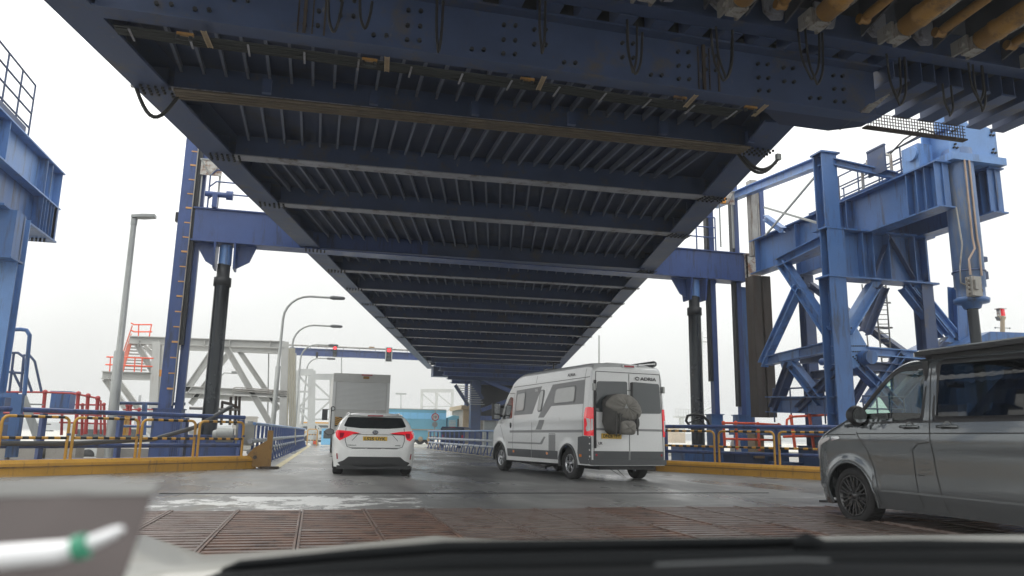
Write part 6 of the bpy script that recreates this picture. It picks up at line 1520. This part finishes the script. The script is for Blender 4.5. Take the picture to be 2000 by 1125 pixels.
c = MB(); c.box((xl,Yb+.2,.75), (xr,Yb+2.3,1.34)); c.box((xl+2,Yb+.02,.45), (xl+9.5,Yb+.1,1.34)); c.build('chassis', M['bluetruck'], bl_)
for px in (785, 803, 821, 838, 874, 886):
    q = qy(px, 862, Yb); c = MB(); c.lathe((q.x,Yb+.05,.5), (0,-1,0), [(-.4,.3),(-.4,.5),(0,.5),(0,.28),(-.05,.24),(-.03,.1),(0,.001)], 22); w_ = c.build('wheel', M['rubber'], bl_)
    c = MB(); c.lathe((q.x,Yb+.02,.5), (0,-1,0), [(0,.24),(.03,.12),(.08,.1),(.08,.001)], 14); c.build('hub', M['tan'], w_)
cx = qy(874,845,Yb).x
c = MB(); c.prism([(cx,Yb+.1,.9), (cx+2.0,Yb+.1,.9), (cx+2.05,Yb+.1,1.6), (cx+1.75,Yb+.1,2.7), (cx+.6,Yb+.1,2.85), (cx,Yb+.1,2.6)], (0,2.3,0)); c.build('cab', M['bluetruck'], bl_)
c = MB(); c.prism([(cx+.95,Yb+.085,1.75), (cx+1.85,Yb+.085,1.75), (cx+1.65,Yb+.085,2.5), (cx+.95,Yb+.085,2.5)], (0,.01,0)); c.build('cab_window', M['glass2'], bl_)
c = MB(); c.box((cx+2.05,Yb-.1,1.7), (cx+2.2,Yb+.1,2.3)); c.build('cab_mirror', M['black'], bl_)
for i in range(5): c = MB(); c.box((cx+.1,Yb+.08,1.7+i*.14), (cx+.8,Yb+.095,1.78+i*.14)); c.build('air_louvre', M['white'], bl_)

# ================================================================== DARK VAN BEHIND THE RIGHT RAIL
Yv = 56; a, b = qy(861,833,Yv), qy(912,836,Yv)
dv = thing('parked_van', 'dark blue van with a grey rear seen over the far right guardrail', 'van', (a.x,Yv,-.1))
w_ = 1.75
c = MB(); z1 = a.z; c.prism([(a.x,Yv,.35), (a.x+w_,Yv,.35), (a.x+w_,Yv,z1-.1), (a.x+w_-.15,Yv,z1), (a.x+.12,Yv,z1), (a.x,Yv,z1-.12)], (1.2,3.6,0)); c.build('body', M['badge'], dv)
c = MB(); c.box((a.x+.15,Yv-.02,z1-.6), (a.x+w_-.15,Yv-.004,z1-.12)); c.build('rear_window', M['glass2'], dv)
c = MB(); c.box((a.x+.05,Yv-.03,z1-.85), (a.x+.2,Yv-.004,z1-.6)); c.box((a.x+w_-.2,Yv-.03,z1-.85), (a.x+w_-.05,Yv-.004,z1-.6)); c.build('tail_lamp', M['refl'], dv)
c = MB(); c.box((a.x+w_*.4,Yv-.03,z1-.06), (a.x+w_*.6,Yv-.004,z1-.02)); c.build('brake_light', M['refl'], dv)
for x in (a.x+.15, a.x+w_-.3): c = MB(); c.lathe((x,Yv+.7,.3), (1,0,0), [(0,.1),(0,.31),(.2,.31),(.2,.1)], 20); c.build('wheel', M['rubber'], dv)

# ================================================================== SERVICE VEHICLES AT THE LEFT
def small_van(name, lab, px, py, Y, ln, h, m, roof=None, group=None):
    p = qy(px, py, Y); t = thing(name, lab, 'van', (p.x,Y,-.4))
    z = p.z; z0 = z-h
    c = MB(); c.prism([(p.x,Y,z0+.3), (p.x+ln,Y,z0+.3), (p.x+ln,Y,z0+h*.55), (p.x+ln*.8,Y,z0+h*.65), (p.x+ln*.68,Y,z), (p.x+.1,Y,z), (p.x,Y,z-.1)], (0,1.8,0)); c.build('body', M[m], t)
    c = MB(); c.box((p.x+.3,Y-.012,z-h*.36), (p.x+ln*.4,Y-.002,z-h*.12)); c.build('window', M['glass2'], t)
    c = MB(); c.prism([(p.x+ln*.44,Y-.012,z-h*.38), (p.x+ln*.76,Y-.012,z-h*.38), (p.x+ln*.66,Y-.012,z-h*.1), (p.x+ln*.44,Y-.012,z-h*.1)], (0,.01,0)); c.build('window', M['glass2'], t)
    if roof: c = MB(); c.box((p.x+.1,Y-.02,z-.02), (p.x+ln*.68,Y+1.8,z+.14)); c.box((p.x,Y-.02,z0+h*.42), (p.x+ln,Y-.002,z0+h*.55)); c.build('yellow_band', M[roof], t)
    for xx in (p.x+ln*.2, p.x+ln*.8): c = MB(); c.lathe((xx,Y-.01,z0+.33), (0,1,0), [(0,.001),(0,.33),(.22,.33),(.22,.001)], 18); c.build('wheel', M['rubber'], t)
small_van('parked_van', 'white parked van with dark side windows behind the left hoops', 138, 829, 44, 4.8, 1.9, 'white')
small_van('parked_van', 'yellow-topped service vehicle left of the far lattice frame', 585, 826, 88, 4.6, 2.0, 'white', 'yellow')
small_van('parked_van', 'small white van beside a blue kiosk left of the box lorry', 618, 838, 80, 2.6, 1.5, 'white')
t = thing('kiosk', 'narrow blue kiosk at the left side of the box lorry', 'kiosk', (1.6,64,0))
p = qy(636,840,64); c = MB(); c.box((p.x-.3,64,0), (p.x+.8,65,1.3)); c.build('cabin', M['bluetruck2'], t); c = MB(); c.box((p.x-.35,63.95,1.3), (p.x+.85,65.05,1.36)); c.build('roof', M['white'], t); c = MB(); c.box((p.x-.15,63.98,.5), (p.x+.5,63.995,1.1)); c.build('window', M['glass2'], t)
def tall_box(name, lab, cat, px0, px1, py, Y, m, d=3):
    a, b = qy(px0, py, Y), qy(px1, py, Y); t = thing(name, lab, cat, (a.x,Y,-.4))
    c = MB(); c.box((a.x,Y,-.4), (b.x,Y+d,a.z)); c.build('wall', M[m], t); c = MB(); c.box((a.x-.1,Y-.1,a.z), (b.x+.1,Y+d+.1,a.z+.15)); c.build('roof', M[m], t)
    n = max(2, int((b.x-a.x)/1.4)); 
    for i in range(n): x = a.x+(i+.3)*(b.x-a.x)/n; c = MB(); c.box((x,Y-.02,a.z-1.0), (x+(b.x-a.x)/n*.5,Y-.003,a.z-.4)); c.build('window', M['glass2'], t)
tall_box('port_building', 'low grey distant building behind the brown pipe rack', 'building', 455, 500, 815, 95, 'conc')
tall_box('port_building', 'low dark distant shed seen beneath the grey steel frame', 'building', 330, 400, 836, 150, 'conc', 8)
tall_box('port_building', 'low pale distant terminal shed at the far left horizon', 'building', 205, 300, 838, 190, 'white', 8)
tall_box('port_building', 'low tan distant quay wall hut right of the camper van', 'building', 1311, 1338, 835, 160, 'tan', 5)
t = thing('harbour_crane', 'tiny green crane on the horizon right of the grey lamp post', 'crane', qy(272,850,230))
a = qy(272,786,230); c = MB(); c.box((a.x-.8,230,-.4), (a.x+.8,231.5,a.z-5)); c.box((a.x-.3,230,a.z-5), (a.x+.3,230.6,a.z+2)); c.bar((a.x,230,a.z-3), (a.x+3.5,230,a.z-1), .4, .4); c.box((a.x-1.3,230,a.z-4.6), (a.x+1.5,231.5,a.z-3.4)); c.build('tower', M['winframe'], t)

# ================================================================== OWN CAR (bonnet, wiper, dashboard) 
oc = thing('own_bonnet', 'blurred pale bonnet rear edge of the car the photo is taken from', 'bonnet', (.3,1.2,.8))
rows = [(1.55, [(-200,1052),(100,1046),(285,1046),(400,1084),(500,1078),(640,1067),(760,1055),(850,1046),(905,1051),(1000,1055),(1100,1054),(1300,1051),(1500,1048),(1700,1046),(2100,1043)]),
        (1.20, [(-200,1150),(100,1140),(285,1108),(400,1098),(500,1090),(640,1080),(760,1068),(850,1060),(905,1062),(1000,1063),(1100,1061),(1300,1059),(1500,1055),(1700,1052),(2100,1050)]),
        (1.00, [(-200,1260),(100,1230),(285,1180),(400,1140),(500,1120),(640,1100),(760,1086),(850,1078),(905,1078),(1000,1078),(1100,1076),(1300,1074),(1500,1070),(1700,1068),(2100,1066)])]
vs = [qd(p[0], p[1], D) for D, r_ in rows for p in r_]; n = 15
front = [qd(p[0], p[1], 2.1)+V((0,0,-.22)) for p in rows[0][1]]
c = MB(); c.add(front+vs, [(k*n+i, k*n+i+1, (k+1)*n+i+1, (k+1)*n+i) for k in range(3) for i in range(n-1)], 0, True); c.add(vs, [(k*n+i, k*n+i+1, (k+1)*n+i+1, (k+1)*n+i) for k in range(0) for i in range(n-1)]); ob = c.build('bonnet_panel', M['bonnet'], oc)
ob.modifiers.new('thick', 'SOLIDIFY').thickness = .015
wp = thing('windscreen_wiper', 'black parked windscreen wiper lying across the base of the windscreen', 'wiper', (.3,.95,.8))
c = MB(); c.tube([qd(435,1116,.93), qd(470,1104,.93), qd(700,1084,.93), qd(870,1072,.93), qd(1180,1066,.93), qd(1560,1058,.93)], [.004,.006,.008,.009,.008,.006], 8); c.build('blade', M['dash'], wp)
c = MB(); c.tube([qd(1550,1064,.90), qd(1575,1060,.9), qd(1610,1072,.9), qd(1800,1072,.9), qd(2100,1078,.9)], [.008,.012,.010,.011,.012], 8); c.build('arm', M['dash'], wp)
cw = thing('scuttle_panel', 'black plastic scuttle panel under the wipers', 'car panel', (.3,.9,.75))
c = MB(); r1 = [(-200,1290),(300,1170),(440,1112),(640,1094),(870,1076),(1200,1070),(1560,1066),(2100,1066)]; r0 = [(x, y-6) for x, y in r1]
vs = [qd(x,y,.96) for x,y in r1]+[qd(x,y+14,.85) for x,y in r1]+[qd(x,y+40,.84) for x,y in r1]; n = 8
c.add(vs, [(k*n+i, k*n+i+1, (k+1)*n+i+1, (k+1)*n+i) for k in range(2) for i in range(n-1)], 0, True); o = c.build('panel', M['dash'], cw); o.modifiers.new('thick', 'SOLIDIFY').thickness = .01
db = thing('dashboard', 'black dashboard top along the bottom edge of the picture', 'dashboard', (.2,.6,.6))
c = MB(); r1 = [(-200,1260),(300,1150),(500,1125),(900,1112),(1300,1105),(1600,1098),(2200,1104)]
vs = [qd(x,y,.80) for x,y in r1]+[qd(x,y+10,.62) for x,y in r1]+[qd(x,y+120,.50) for x,y in r1]; n = 7
c.add(vs, [(k*n+i, k*n+i+1, (k+1)*n+i+1, (k+1)*n+i) for k in range(2) for i in range(n-1)], 0, True); o = c.build('dash_top', M['dash'], db); o.modifiers.new('thick', 'SOLIDIFY').thickness = .01
c = MB(); c.tube([qd(1280,1104,.70), qd(1560,1094,.70), qd(1620,1096,.70)], .0018, 6); c.build('defroster_trim', M['greyplastic'], db)
cdh = thing('propped_card', 'blurred mauve-grey card propped at the lower left inside the windscreen', 'card', qd(150,1100,.55))
D = .55; c = MB(); c.add([qd(-60,972,D), qd(150,962,D), qd(296,966,D), qd(268,1050,D-.01), qd(222,1180,D-.03), qd(-60,1180,D-.03)], [tuple(range(6))]); o = c.build('card_face', M['card'], cdh); o.modifiers.new('thick', 'SOLIDIFY').thickness = .002
c = MB(); c.add([qd(-60,940,D+.012), qd(318,942,D+.012), qd(296,968,D-.0), qd(-60,974,D)], [(0,1,2,3)]); o = c.build('card_top_edge', M['cardl'], cdh); o.modifiers.new('thick', 'SOLIDIFY').thickness = .002
pn = thing('pen', 'white pen with a green ring resting against the propped card', 'pen', qd(150,1070,.5))
c = MB(); c.tube([qd(-60,1094,.50), qd(120,1078,.50), qd(160,1068,.50), qd(225,1040,.50), qd(240,1032,.50)], [.0085,.0075,.0055,.0040,.002], 12); c.build('barrel', M['pen'], pn)
c = MB(); c.tube([qd(150,1071,.495), qd(168,1065,.495)], [.0085,.0080], 12); c.tube([qd(158,1070,.492), qd(163,1090,.492)], [.004,.002], 8); c.build('clip_ring', M['green'], pn)

# drop empty leftovers and report the extent
for o in list(bpy.data.objects):
    if o.type == 'MESH' and not o.data.polygons: bpy.data.objects.remove(o)
print('objects', len(bpy.data.objects))
for o in bpy.data.objects:
    pass
hz = MB(); hz.box((-700,-190,-1.8), (700,690,18)); hzo = hz.build('haze', M['dark'], kind='stuff')
hm = bpy.data.materials.new('haze_air'); hm.use_nodes = True; ht = hm.node_tree; ht.nodes.clear()
ho = ht.nodes.new('ShaderNodeOutputMaterial'); hv = ht.nodes.new('ShaderNodeVolumePrincipled'); hv.inputs['Color'].default_value = (.93,.95,.97,1); hv.inputs['Density'].default_value = .0018
ht.links.new(hv.outputs[0], ho.inputs['Volume']); hzo.data.materials.clear(); hzo.data.materials.append(hm)
